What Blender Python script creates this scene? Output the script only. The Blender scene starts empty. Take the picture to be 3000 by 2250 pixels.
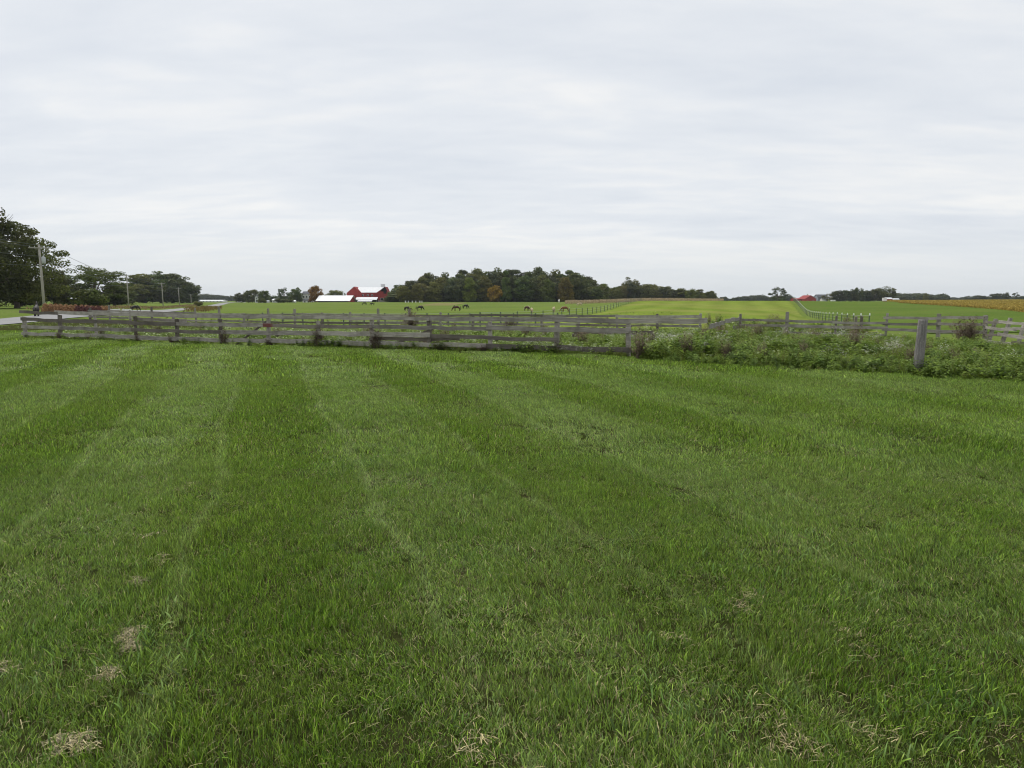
import bpy, bmesh, math, random
import numpy as np
from mathutils import Vector, Matrix, Euler

# ------------------------------------------------------------------ camera, sky, sun, exposure
SC = bpy.context.scene
C = SC.collection
EYE = 1.75
F = 2000.0                       # focal length in photograph pixels (3000 wide)
HORIZON = 868.0
PITCH = math.atan((1125.0 - HORIZON) / F)

cam_data = bpy.data.cameras.new('camera')
cam_data.sensor_width = 36.0
cam_data.lens = F / 3000.0 * 36.0
cam_data.clip_start = 0.05
cam_data.clip_end = 20000.0
cam = bpy.data.objects.new('camera', cam_data)
C.objects.link(cam)
cam.location = (0, 0, EYE)
cam.rotation_euler = (math.pi / 2 - PITCH, 0, 0)
SC.camera = cam

SUN_EL, SUN_AZ = math.radians(52), math.radians(-35)      # azimuth from +Y towards +X
world = bpy.data.worlds.new('World')
SC.world = world
world.use_nodes = True
wn, wl = world.node_tree.nodes, world.node_tree.links
wn.clear()
def build_world():
    out = wn.new('ShaderNodeOutputWorld')
    sky = wn.new('ShaderNodeTexSky'); sky.sky_type = 'NISHITA'; sky.sun_disc = False
    sky.sun_elevation = SUN_EL; sky.sun_rotation = SUN_AZ
    bg1 = wn.new('ShaderNodeBackground'); bg1.inputs['Strength'].default_value = 0.07
    wl.new(sky.outputs[0], bg1.inputs['Color'])
    tc = wn.new('ShaderNodeTexCoord')
    sep = wn.new('ShaderNodeSeparateXYZ'); wl.new(tc.outputs['Generated'], sep.inputs[0])
    def m(op, a, b=None, c=None):
        n = wn.new('ShaderNodeMath'); n.operation = op
        for i, v in enumerate((a, b, c)):
            if v is None: continue
            if isinstance(v, (int, float)): n.inputs[i].default_value = v
            else: wl.new(v, n.inputs[i])
        return n.outputs[0]
    zz = m('ADD', m('MAXIMUM', sep.outputs[2], 0.0), 0.14)
    px = m('DIVIDE', sep.outputs[0], zz); py = m('DIVIDE', sep.outputs[1], zz)
    cmb = wn.new('ShaderNodeCombineXYZ')
    wl.new(m('MULTIPLY', px, 0.42), cmb.inputs[0]); wl.new(py, cmb.inputs[1])
    def noise(scale, detail, rough, off, dist=0.0):
        mp = wn.new('ShaderNodeMapping'); mp.inputs['Location'].default_value = off
        mp.inputs['Rotation'].default_value = (0, 0, off[2])
        wl.new(cmb.outputs[0], mp.inputs[0])
        n = wn.new('ShaderNodeTexNoise'); n.inputs['Scale'].default_value = scale
        n.inputs['Detail'].default_value = detail; n.inputs['Roughness'].default_value = rough
        n.inputs['Distortion'].default_value = dist
        wl.new(mp.outputs[0], n.inputs['Vector']); return n.outputs[0]
    n1 = noise(1.0, 4, 0.5, (3.1, 7.7, 0.10), 0.3)
    n2 = noise(3.6, 5, 0.55, (9.1, 1.3, 0.55), 0.5)
    n3 = noise(9.0, 4, 0.55, (2.1, 5.3, 0.9), 0.3)
    f = m('ADD', m('ADD', m('MULTIPLY', n1, 0.54), m('MULTIPLY', n2, 0.32)), m('MULTIPLY', n3, 0.14))
    ramp = wn.new('ShaderNodeValToRGB')
    e = ramp.color_ramp.elements
    e[0].position = 0.36; e[0].color = (0.700, 0.742, 0.805, 1)
    e[1].position = 0.62; e[1].color = (0.915, 0.915, 0.91, 1)
    mid = ramp.color_ramp.elements.new(0.50); mid.color = (0.795, 0.825, 0.865, 1)
    wl.new(f, ramp.inputs[0])
    # cloud sheet thickens to an even pale grey towards the horizon
    hz = wn.new('ShaderNodeMapRange'); hz.inputs[1].default_value = 0.0; hz.inputs[2].default_value = 0.09
    wl.new(sep.outputs[2], hz.inputs[0])
    mixc = wn.new('ShaderNodeMix'); mixc.data_type = 'RGBA'
    wl.new(hz.outputs[0], mixc.inputs[0]); mixc.inputs[6].default_value = (0.74, 0.78, 0.81, 1)
    wl.new(ramp.outputs[0], mixc.inputs[7])
    bg2 = wn.new('ShaderNodeBackground'); bg2.inputs['Strength'].default_value = 0.70
    wl.new(mixc.outputs[2], bg2.inputs['Color'])
    mx = wn.new('ShaderNodeMixShader'); mx.inputs[0].default_value = 0.94
    wl.new(bg1.outputs[0], mx.inputs[1]); wl.new(bg2.outputs[0], mx.inputs[2])
    wl.new(mx.outputs[0], out.inputs['Surface'])
build_world()

sun_data = bpy.data.lights.new('sun', 'SUN')
sun_data.energy = 1.5
sun_data.angle = math.radians(25)
sun_data.color = (1.0, 0.96, 0.90)
sun = bpy.data.objects.new('sun', sun_data)
C.objects.link(sun)
sd = Vector((math.sin(SUN_AZ) * math.cos(SUN_EL), math.cos(SUN_AZ) * math.cos(SUN_EL), math.sin(SUN_EL)))
sun.rotation_euler = sd.to_track_quat('Z', 'Y').to_euler()

SC.view_settings.view_transform = 'Standard'
SC.view_settings.look = 'None'
SC.view_settings.gamma = 1.0
SC.view_settings.exposure = 0.55
SC.view_settings.use_curve_mapping = False
SC.render.engine = 'CYCLES'
SC.cycles.use_denoising = True
SC.cycles.max_bounces = 3
SC.cycles.diffuse_bounces = 2
SC.cycles.transmission_bounces = 2
SC.cycles.transparent_max_bounces = 4
SC.cycles.volume_bounces = 0
SC.cycles.pixel_filter_type = 'BLACKMAN_HARRIS'
SC.cycles.filter_width = 1.1

rng = np.random.default_rng(11)
R = random.Random(5)

# ------------------------------------------------------------------ terrain
COLS = [
 (-0.90, [(0,0),(25,-.20),(60,-.45),(100,-.35),(200,-.9),(400,-2.0),(800,-5),(3000,-12),(9000,-30)]),
 (-0.68, [(0,0),(25,-.20),(60,-.50),(85,-.38),(110,-.35),(200,-.9),(400,-2.0),(800,-5),(3000,-12),(9000,-30)]),
 (-0.58, [(0,0),(25,-.20),(60,-.60),(100,-.70),(195,-1.1),(300,-1.9),(400,-2.2),(800,-5),(3000,-12),(9000,-30)]),
 (-0.50, [(0,0),(25,-.20),(45,-.55),(85,-1.0),(150,-1.6),(210,-2.0),(270,-2.3),(400,-2.5),(800,-5),(3000,-12),(9000,-30)]),
 (-0.38, [(0,0),(25,-.20),(45,-.6),(85,-1.2),(150,-2.0),(225,-2.7),(330,-2.9),(420,-2.4),(520,-2.9),(900,-6),(3000,-12),(9000,-30)]),
 (-0.20, [(0,0),(25,-.20),(45,-.6),(85,-1.3),(150,-2.4),(225,-3.0),(330,-2.6),(420,-1.8),(520,-2.3),(1000,-6),(3000,-12),(9000,-30)]),
 ( 0.02, [(0,0),(25,-.20),(45,-.6),(85,-1.3),(150,-2.4),(225,-3.0),(330,-2.4),(420,-1.7),(520,-2.2),(1000,-6),(3000,-12),(9000,-30)]),
 ( 0.09, [(0,0),(25,-.20),(45,-.6),(85,-1.1),(150,-1.9),(225,-1.9),(330,-1.5),(420,-1.6),(520,-2.5),(1000,-6),(3000,-12),(9000,-30)]),
 ( 0.20, [(0,0),(25,-.20),(45,-.6),(85,-1.0),(130,-1.0),(180,-.5),(250,.15),(330,-1.0),(450,-2.5),(1000,-6),(3000,-12),(9000,-30)]),
 ( 0.38, [(0,0),(25,-.20),(45,-.65),(85,-1.3),(130,-1.7),(165,-1.6),(200,-.9),(250,.15),(330,-.9),(450,-2.5),(1000,-6),(3000,-12),(9000,-30)]),
 ( 0.43, [(0,0),(25,-.20),(45,-.75),(78,-1.75),(110,-2.4),(154,-3.0),(172,-2.8),(200,-1.9),(225,-.8),(255,.05),(330,-.8),(450,-2.5),(1000,-6),(3000,-12),(9000,-30)]),
 ( 0.50, [(0,0),(25,-.20),(45,-.8),(80,-1.7),(120,-2.2),(160,-2.1),(210,-1.3),(280,-.35),(400,-1.4),(600,-3),(1000,-6),(3000,-12),(9000,-30)]),
 ( 0.75, [(0,0),(25,-.25),(45,-.75),(80,-1.0),(130,-1.3),(250,-.7),(400,-.6),(600,-2.4),(1000,-6),(3000,-12),(9000,-30)]),
 ( 0.95, [(0,0),(25,-.25),(45,-.75),(80,-1.0),(130,-1.2),(250,-.7),(400,-.6),(600,-2.4),(1000,-6),(3000,-12),(9000,-30)]),
]
_S = np.linspace(0, math.log(9001 / 10.0 + 1), 900)          # log-spaced distances
_YF = (np.exp(_S) - 1) * 10.0
_UC = np.array([c[0] for c in COLS])
_ZT = []
for u_, pts_ in COLS:
    yy, zz_ = zip(*pts_)
    z_ = np.interp(_YF, yy, zz_)
    k = np.exp(-np.linspace(-2.2, 2.2, 31) ** 2); k /= k.sum()
    z_ = np.convolve(np.pad(z_, 15, mode='edge'), k, mode='valid')
    _ZT.append(z_)
_ZT = np.array(_ZT)
def lawn_bump(X, Y):
    return .7 * (0.016 * np.sin(X * 1.7 + 0.6 * np.sin(Y * 1.1)) * np.cos(Y * 1.3 + 0.8 * np.sin(X * .7))
            + 0.012 * np.sin(X * 3.1 + Y * 2.3 + 1.0) + 0.02 * np.sin(X * .45 + 1.2) * np.sin(Y * .6))
def ground_z(X, Y):
    X = np.asarray(X, float); Y = np.asarray(Y, float)
    Yc = np.clip(Y, 0.0, 8900.0)
    u = np.clip(X / np.maximum(Yc, 6.0), -.9, .95)
    i = np.clip(np.searchsorted(_UC, u, side='right') - 1, 0, len(_UC) - 2)
    t = (u - _UC[i]) / (_UC[i + 1] - _UC[i]); t = t * t * (3 - 2 * t)
    s = np.log(Yc / 10.0 + 1) / _S[-1] * (len(_S) - 1)
    j = np.clip(s.astype(int), 0, len(_S) - 2); w = s - j
    za = _ZT[i, j] * (1 - w) + _ZT[i, j + 1] * w
    zb = _ZT[i + 1, j] * (1 - w) + _ZT[i + 1, j + 1] * w
    return za * (1 - t) + zb * t
def gz(x, y): return float(ground_z(x, y))
def lz(x, y): return float(ground_z(x, y) + lawn_bump(x, y))

SP, CP = math.sin(PITCH), math.cos(PITCH)
def at(px, py, Y):
    """Point on the photograph's ray (px, py) at forward distance Y."""
    u = (px - 1500) / F; v = (1125 - py) / F
    dy = CP + v * SP; dz = v * CP - SP
    t = Y / dy
    return Vector((u * t, Y, EYE + dz * t))
def hit(px, py, y0=2.0, y1=400.0):
    """Where the ray meets the terrain."""
    Y = y0
    while Y < y1:
        p = at(px, py, Y)
        if p.z < gz(p.x, p.y): break
        Y *= 1.004
    return at(px, py, Y)
def xat(px, Y): return at(px, 880, Y).x
def ppm(Y): return Y / F          # metres per photograph pixel at distance Y

# ------------------------------------------------------------------ helpers
def tag(o, label=None, cat=None, group=None, kind=None):
    if label: o['label'] = label
    if cat: o['category'] = cat
    if group: o['group'] = group
    if kind: o['kind'] = kind
    return o
def empty(name, loc, rz=0.0):
    o = bpy.data.objects.new(name, None); C.objects.link(o)
    o.empty_display_size = 0.1
    o.location = loc; o.rotation_euler = (0, 0, rz); return o
def link(name, me, parent=None, loc=(0, 0, 0), rot=(0, 0, 0), scale=(1, 1, 1)):
    o = bpy.data.objects.new(name, me); C.objects.link(o)
    o.parent = parent; o.location = loc; o.rotation_euler = rot; o.scale = scale
    return o
def np_mesh(name, verts, faces, mats, mat_idx=None, smooth=False):
    """verts (n,3), faces: array (m,k) or list of arrays with k=3/4."""
    me = bpy.data.meshes.new(name)
    verts = np.asarray(verts, np.float32)
    if not isinstance(faces, list): faces = [faces]
    faces = [np.asarray(f, np.int32) for f in faces if len(f)]
    me.vertices.add(len(verts)); me.vertices.foreach_set('co', verts.ravel())
    nl = sum(f.size for f in faces); npoly = sum(len(f) for f in faces)
    me.loops.add(nl); me.loops.foreach_set('vertex_index', np.concatenate([f.ravel() for f in faces]))
    me.polygons.add(npoly)
    tot = np.concatenate([np.full(len(f), f.shape[1], np.int32) for f in faces])
    me.polygons.foreach_set('loop_start', np.concatenate([[0], np.cumsum(tot)[:-1]]).astype(np.int32))
    me.polygons.foreach_set('loop_total', tot)
    for m in (mats if isinstance(mats, (list, tuple)) else [mats]): me.materials.append(m)
    if mat_idx is not None: me.polygons.foreach_set('material_index', np.asarray(mat_idx, np.int32))
    if smooth: me.polygons.foreach_set('use_smooth', np.ones(npoly, bool))
    me.update(calc_edges=True)
    return me
class MB:
    """Collects boxes, tubes and polygons into one mesh."""
    def __init__(s): s.v = []; s.f = []; s.mi = []
    def add(s, vs, fs, mi=0):
        b = len(s.v); s.v += [tuple(v) for v in vs]; s.f += [tuple(i + b for i in f) for f in fs]; s.mi += [mi] * len(fs)
    def box(s, x0, x1, y0, y1, z0, z1, mi=0):
        s.add([(x0,y0,z0),(x1,y0,z0),(x1,y1,z0),(x0,y1,z0),(x0,y0,z1),(x1,y0,z1),(x1,y1,z1),(x0,y1,z1)],
              [(3,2,1,0),(4,5,6,7),(0,1,5,4),(1,2,6,5),(2,3,7,6),(3,0,4,7)], mi)
    def tube(s, pts, rad, n=6, mi=0, cap=True):
        pts = [Vector(p) for p in pts]; b = []
        for i, p in enumerate(pts):
            d = (pts[min(i + 1, len(pts) - 1)] - pts[max(i - 1, 0)])
            d = d.normalized() if d.length > 1e-9 else Vector((0, 0, 1))
            a = d.orthogonal().normalized() if i == 0 else (a0 - d * a0.dot(d)).normalized()
            a0 = a; c = d.cross(a)
            r = rad[i] if isinstance(rad, (list, tuple)) else rad
            b.append([p + (a * math.cos(2*math.pi*k/n) + c * math.sin(2*math.pi*k/n)) * r for k in range(n)])
        vs = [v for ring in b for v in ring]; fs = []
        for i in range(len(pts) - 1):
            for k in range(n):
                fs.append((i*n+k, i*n+(k+1)%n, (i+1)*n+(k+1)%n, (i+1)*n+k))
        if cap: fs.append(tuple(range(n))[::-1]); fs.append(tuple((len(pts)-1)*n+k for k in range(n)))
        s.add(vs, fs, mi)
    def mesh(s, name, mats, smooth=False):
        me = bpy.data.meshes.new(name); me.from_pydata(s.v, [], s.f)
        for m in (mats if isinstance(mats, (list, tuple)) else [mats]): me.materials.append(m)
        me.polygons.foreach_set('material_index', s.mi)
        if smooth: me.polygons.foreach_set('use_smooth', [True] * len(s.f))
        me.update(); return me
    def build(s, name, mats, parent=None, smooth=False, **kw): return link(name, s.mesh(name, mats, smooth), parent, **kw)

# ------------------------------------------------------------------ materials
class NT:
    def __init__(s, name):
        s.mat = bpy.data.materials.new(name); s.mat.use_nodes = True
        s.n = s.mat.node_tree.nodes; s.l = s.mat.node_tree.links
        s.b = s.n['Principled BSDF']; s.out = s.n['Material Output']
        s.b.inputs['Specular IOR Level'].default_value = 0.25
    def node(s, t, **kw):
        n = s.n.new(t)
        for k_, v in kw.items(): setattr(n, k_, v)
        return n
    def set(s, sock, v):
        if isinstance(v, bpy.types.NodeSocket): s.l.new(v, sock)
        else:
            if isinstance(v, tuple) and len(v) == 3 and sock.type == 'RGBA': v = (*v, 1)
            sock.default_value = v
    def math(s, op, a, b=None, clamp=False):
        n = s.node('ShaderNodeMath', operation=op); n.use_clamp = clamp
        s.set(n.inputs[0], a)
        if b is not None: s.set(n.inputs[1], b)
        return n.outputs[0]
    def noise(s, vec, scale, detail=3, rough=.55, dist=0.0):
        n = s.node('ShaderNodeTexNoise'); s.set(n.inputs['Vector'], vec)
        n.inputs['Scale'].default_value = scale; n.inputs['Detail'].default_value = detail
        n.inputs['Roughness'].default_value = rough; n.inputs['Distortion'].default_value = dist
        return n.outputs[0]
    def pos(s): return s.node('ShaderNodeNewGeometry').outputs['Position']
    def objco(s): return s.node('ShaderNodeTexCoord').outputs['Object']
    def mapping(s, vec, scale=(1,1,1), rot=(0,0,0), loc=(0,0,0)):
        n = s.node('ShaderNodeMapping'); s.set(n.inputs[0], vec)
        n.inputs['Scale'].default_value = scale; n.inputs['Rotation'].default_value = rot; n.inputs['Location'].default_value = loc
        return n.outputs[0]
    def range(s, v, a, b, c=0.0, d=1.0):
        n = s.node('ShaderNodeMapRange'); s.set(n.inputs[0], v)
        for i, x in enumerate((a, b, c, d)): n.inputs[i + 1].default_value = x
        return n.outputs[0]
    def mix(s, f, a, b, mode='MIX'):
        n = s.node('ShaderNodeMix', data_type='RGBA', blend_type=mode)
        s.set(n.inputs[0], f); s.set(n.inputs[6], a); s.set(n.inputs[7], b); return n.outputs[2]
    def scale(s, col, v):
        n = s.node('ShaderNodeVectorMath', operation='SCALE'); s.set(n.inputs[0], col); s.set(n.inputs[3], v); return n.outputs[0]
    def island(s): return s.node('ShaderNodeNewGeometry').outputs['Random Per Island']
    def base(s, col, rough=.8): s.set(s.b.inputs['Base Color'], col); s.set(s.b.inputs['Roughness'], rough); return s
    def bump(s, h, strength=.4, dist=.02):
        n = s.node('ShaderNodeBump'); s.set(n.inputs['Height'], h)
        n.inputs['Strength'].default_value = strength; n.inputs['Distance'].default_value = dist
        s.l.new(n.outputs[0], s.b.inputs['Normal']); return s
    def leafy(s, col, trans=.35, rough=.55, tcol=None):
        """diffuse/gloss front with light passing through thin leaves"""
        s.set(s.b.inputs['Base Color'], col); s.b.inputs['Roughness'].default_value = rough
        t = s.node('ShaderNodeBsdfTranslucent'); s.set(t.inputs[0], tcol if tcol is not None else col)
        m = s.node('ShaderNodeMixShader'); m.inputs[0].default_value = trans
        s.l.new(s.b.outputs[0], m.inputs[1]); s.l.new(t.outputs[0], m.inputs[2]); s.l.new(m.outputs[0], s.out.inputs[0])
        return s
M = {}
def simple(name, col, rough=.7, var=.12, scale=3.0):
    t = NT(name); n = t.noise(t.objco(), scale, 4)
    t.base(t.mix(n, tuple(c * (1 - var * 2) for c in col), tuple(min(1, c * (1 + var * 2)) for c in col)), rough)
    M[name] = t.mat; return t
def grass_blade(name, a, b, c, d, trans=.3, dry=1.0):
    """a/b green patches, c finer patches, d (scaled by dry) paler grass: dry patches plus painted mow-stripe sheen"""
    t = NT(name); p = t.pos(); r = t.island()
    n1 = t.range(t.noise(p, .45, 3), .38, .62); n2 = t.range(t.noise(p, 2.3, 3), .35, .65); n3 = t.range(t.noise(p, .16, 3, .6), .48, .66)
    col = t.mix(n1, a, b); col = t.mix(t.math('MULTIPLY', n2, .5), col, c); col = t.mix(t.math('MULTIPLY', n3, .55 * dry), col, d)
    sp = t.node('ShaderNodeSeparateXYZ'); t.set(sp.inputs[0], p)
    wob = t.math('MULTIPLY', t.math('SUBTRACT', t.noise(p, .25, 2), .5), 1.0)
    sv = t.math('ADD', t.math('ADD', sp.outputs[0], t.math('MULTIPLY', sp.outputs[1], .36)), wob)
    ph = t.math('ADD', sv, -.88)                                  # passes are 1.48 m wide, edges painted pale as stripe sheen and dry wheel tracks
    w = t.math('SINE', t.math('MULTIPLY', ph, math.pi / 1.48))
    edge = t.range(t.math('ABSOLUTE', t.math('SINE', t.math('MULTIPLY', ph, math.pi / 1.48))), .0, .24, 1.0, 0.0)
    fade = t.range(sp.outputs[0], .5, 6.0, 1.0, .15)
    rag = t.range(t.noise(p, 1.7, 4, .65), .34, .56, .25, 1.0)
    pale = t.math('MULTIPLY', t.math('MULTIPLY', t.math('MAXIMUM', t.math('MULTIPLY', t.range(w, -.2, .4), .24), t.math('MULTIPLY', edge, 1.0)), rag), fade)  # alternate passes coloured lighter to strengthen the sheen of leaning blades
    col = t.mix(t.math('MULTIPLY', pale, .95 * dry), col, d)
    col = t.scale(col, t.range(t.math('POWER', r, 1.5), 0, 1, .42, 2.0))
    t.leafy(col, trans, .5); t.b.inputs['Specular IOR Level'].default_value = .3
    M[name] = t.mat
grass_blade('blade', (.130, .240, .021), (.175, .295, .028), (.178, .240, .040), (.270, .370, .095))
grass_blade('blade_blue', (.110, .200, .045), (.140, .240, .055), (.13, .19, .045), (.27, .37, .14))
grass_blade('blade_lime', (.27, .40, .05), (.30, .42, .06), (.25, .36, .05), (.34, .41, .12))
grass_blade('straw', (.33, .29, .14), (.39, .335, .17), (.28, .235, .12), (.38, .33, .18), .2, 0.3)

def ground_mat(name, cols, scales=(.03, .25, 2.5), bump=.6, extra=None):
    t = NT(name); p = t.pos()
    c = t.mix(t.range(t.noise(p, scales[0], 3), .36, .64), cols[0], cols[1])
    c = t.mix(t.range(t.noise(p, scales[1], 4), .40, .68, 0, .8), c, cols[2])
    c = t.scale(c, t.range(t.noise(p, scales[2], 5, .7), .25, .75, .62, 1.38))
    if extra: c = extra(t, p, c)
    t.base(c, .95); t.b.inputs['Specular IOR Level'].default_value = .0
    t.bump(t.noise(p, scales[2] * 2.5, 4, .7), bump, .08)
    M[name] = t.mat; return t
ground_mat('pasture', [(.115, .175, .034), (.150, .210, .042), (.155, .180, .060)])
ground_mat('soil_lawn', [(.050, .075, .022), (.060, .088, .025), (.075, .080, .035)], (.5, 2.0, 30))
def rows(t, p, c):
    s = t.node('ShaderNodeSeparateXYZ'); t.set(s.inputs[0], t.mapping(p, (1, 1, 1), (0, 0, math.radians(17))))
    w = t.math('SINE', t.math('MULTIPLY', t.math('ADD', s.outputs[0], t.math('MULTIPLY', t.noise(p, .02, 2), 14.0)), .75))
    c = t.scale(c, t.range(w, -1, 1, .90, 1.08))
    tan = t.range(t.noise(t.mapping(p, (.35, 1, 1), (0, 0, .3), (4, 2, 0)), .03, 3), .46, .66, 0, .65)
    return t.mix(tan, c, (.27, .26, .085))
ground_mat('alfalfa', [(.165, .222, .038), (.195, .245, .046), (.140, .200, .034)], (.02, .18, 2.0), .5, rows)
ground_mat('stubble', [(.27, .20, .12), (.32, .25, .15), (.22, .19, .09)], (.02, .2, 2.0))
ground_mat('weed_floor', [(.060, .100, .028), (.095, .135, .04), (.11, .10, .055)], (.2, .9, 6.0), .8)

def leaf_mat(name, trans=.3):
    """crown leaves: colour from the object's own colour, varied by clump and by leaf"""
    t = NT(name); oi = t.node('ShaderNodeObjectInfo'); p = t.pos()
    col = oi.outputs['Color']
    warm = t.mix(t.range(t.noise(p, .28, 3), .40, .66, 0, .75), col, t.mix(.5, col, (.16, .15, .03)))
    v = t.math('MULTIPLY', t.range(t.island(), 0, 1, .6, 1.4), t.range(oi.outputs['Random'], 0, 1, .8, 1.2))
    t.leafy(t.scale(warm, v), trans, .6); t.b.inputs['Specular IOR Level'].default_value = .12; M[name] = t.mat
leaf_mat('leaves')
simple('bark', (.13, .105, .085), .95, .2, 4)

def wood(name, a, b, c, red=False):
    t = NT(name); o = t.objco(); oi = t.node('ShaderNodeObjectInfo')
    ofs = t.node('ShaderNodeVectorMath', operation='ADD'); t.set(ofs.inputs[0], o)
    sc = t.node('ShaderNodeVectorMath', operation='SCALE'); t.set(sc.inputs[0], (7.0, 3.0, 5.0)); t.set(sc.inputs[3], t.math('MULTIPLY', oi.outputs['Random'], 40.0))
    t.set(ofs.inputs[1], sc.outputs[0]); v = ofs.outputs[0]
    grain = t.noise(t.mapping(v, (1.2, 9, 30)), 1.6, 6, .65, .3)
    blot = t.noise(v, 2.2, 4, .6)
    col = t.mix(t.range(grain, .35, .65), a, b)
    col = t.mix(t.range(blot, .45, .7, 0, .8), col, c)
    col = t.scale(col, t.range(oi.outputs['Random'], 0, 1, .72, 1.25))
    if red:
        sx = t.node('ShaderNodeSeparateXYZ'); t.set(sx.inputs[0], o)
        k_ = t.math('MULTIPLY', t.range(t.math('ADD', sx.outputs[0], t.math('MULTIPLY', t.noise(o, 3, 4, .6), .7)), .75, 1.05, 1, 0), t.range(grain, .3, .55, .5, 1))
        col = t.mix(k_, col, (.17, .055, .05))
    t.base(col, .92); t.bump(grain, .7, .012); M[name] = t.mat
wood('old_wood', (.225, .207, .180), (.405, .380, .336), (.165, .154, .128))
wood('red_wood', (.18, .155, .135), (.28, .255, .22), (.14, .115, .10), True)
wood('dark_wood', (.125, .108, .092), (.215, .192, .165), (.100, .090, .074))

# ------------------------------------------------------------------ ground sheets
def graded(limit, step, upto, growth):
    v = [0.0]; d = step
    while v[-1] < limit:
        v.append(v[-1] + d)
        if v[-1] > upto: d *= growth
    return v
gx = graded(9000, 3.0, 210, 1.13); gx = np.array([-x for x in gx[:0:-1]] + gx)
gy = np.array([-x for x in graded(300, 6.0, 30, 1.3)[:0:-1]] + graded(8800, 2.5, 460, 1.10))
GX, GY = np.meshgrid(gx, gy)
GZ = ground_z(GX, GY) - 0.07 * np.clip((30 - GY) / 8.0, 0, 1)
nx, ny = len(gx), len(gy)
def grid_faces(nx, ny):
    a = (np.arange(ny - 1)[:, None] * nx + np.arange(nx - 1)[None, :]).ravel()
    return np.stack([a, a + 1, a + nx + 1, a + nx], 1)
ground = link('ground', np_mesh('ground', np.stack([GX, GY, GZ], -1).reshape(-1, 3), grid_faces(nx, ny), M['pasture'], smooth=True))
tag(ground, 'rolling green pasture land reaching to the horizon', 'ground', kind='structure')

def sheet(name, mat, left, right, y0, y1, nx, ny, lift, label, zf=ground_z):
    """sheet between two lines X=left(Y), X=right(Y)"""
    ys = np.linspace(0, 1, ny) ** 1.3 * (y1 - y0) + y0
    X = np.array([np.linspace(left(y), right(y), nx) for y in ys]); Y = np.repeat(ys[:, None], nx, 1)
    Z = zf(X, Y) + lift
    o = link(name, np_mesh(name, np.stack([X, Y, Z], -1).reshape(-1, 3), grid_faces(nx, ny), mat, smooth=True))
    return tag(o, label, name.replace('_', ' '), kind='structure')

# front board fence line (13 bays)
FB = [(xat(65, 32.7) + (xat(1844, 22.0) - xat(65, 32.7)) * i / 12.0, 32.7 - 10.7 * i / 12.0) for i in range(14)]
def fence_y(x):
    (x0, y0), (x1, y1) = FB[0], FB[12]
    return y0 + (y1 - y0) * (x - x0) / (x1 - x0)
EDGE = [hit(px, py) for px, py in ((1850, 1052), (2060, 1068), (2400, 1084), (2687, 1100), (3000, 1117))]
ex = [p.x for p in EDGE] + [60]; ey = [p.y for p in EDGE] + [EDGE[-1].y - 4]
def lawn_edge(x):
    x = np.asarray(x, float)
    e = np.where(x < FB[12][0], fence_y(x) - .25, np.interp(x, ex, ey))
    return np.where(x < FB[0][0] - .2, 70.0, e)
def road_x(y): return -22.5 - .365 * y
lx = np.arange(-62, 45.01, .3); ly = np.arange(-9, 72, .3)
LX, LY = np.meshgrid(lx, ly)
LZ = ground_z(LX, LY) + lawn_bump(LX, LY) * np.clip((40 - LY) / 10, 0, 1) - .010 + .03 * np.clip((LY - 18) / 10, 0, 1)
lf = grid_faces(len(lx), len(ly))
cx = LX.ravel()[lf].mean(1); cy = LY.ravel()[lf].mean(1)
lf = lf[(cy < lawn_edge(cx)) & (cx > road_x(cy) + 3.6)]
def lawn_tint(t, p, c): return c
ground_mat('lawn_soil', [(.050, .066, .018), (.060, .078, .020), (.085, .075, .038)], (.4, 1.6, 22), .8)
used = np.unique(lf); remap = np.full(LX.size, -1); remap[used] = np.arange(len(used))
lawn = link('lawn', np_mesh('lawn', np.stack([LX, LY, LZ], -1).reshape(-1, 3)[used], remap[lf], M['lawn_soil'], smooth=True))
tag(lawn, 'mown green lawn in front of the board fence', 'lawn', kind='structure')

sheet('alfalfa_field', M['alfalfa'], lambda y: -16.5 + .25 * y + .5 * math.sin(y * .9) + .4 * math.sin(y * 2.3), lambda y: 8.4 + .37 * y + .5 * math.sin(y * 1.1), 50, 292, 60, 120, .06,
      'bright yellow-green field rising behind the corral')
ground_mat('hay', [(.088, .145, .028), (.110, .170, .032), (.125, .155, .042)])
sheet('hay_field', M['hay'], lambda y: 11.4 + .37 * y, lambda y: xat(3400, y), 47, 424, 70, 120, .05, 'darker green hay field beyond the rails and the capped wire fence')
sheet('stubble_field', M['stubble'], lambda y: xat(2560, y), lambda y: xat(3300, y), 425, 640, 30, 24, .10,
      'pale tan harvested field beyond the yellow soybeans')
t = simple('road_surface', (.25, .25, .25), .85, .08, .8)
sheet('road', M['road_surface'], lambda y: road_x(y) - 2.9, lambda y: road_x(y) + 2.9, -20, 760, 5, 260, .06,
      'pale grey country road running off beside the utility poles')
# worn tan track in the pasture
ground_mat('track', [(.20, .19, .075), (.24, .21, .10), (.17, .19, .06)], (.05, .3, 2.0))
sheet('path', M['track'], lambda y: xat(1255 + (y - 300) * .75, y) - 8, lambda y: xat(1255 + (y - 300) * .75, y) + 9, 318, 392, 8, 20, .05,
      'worn tan track crossing the pasture in front of the wood')

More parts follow.
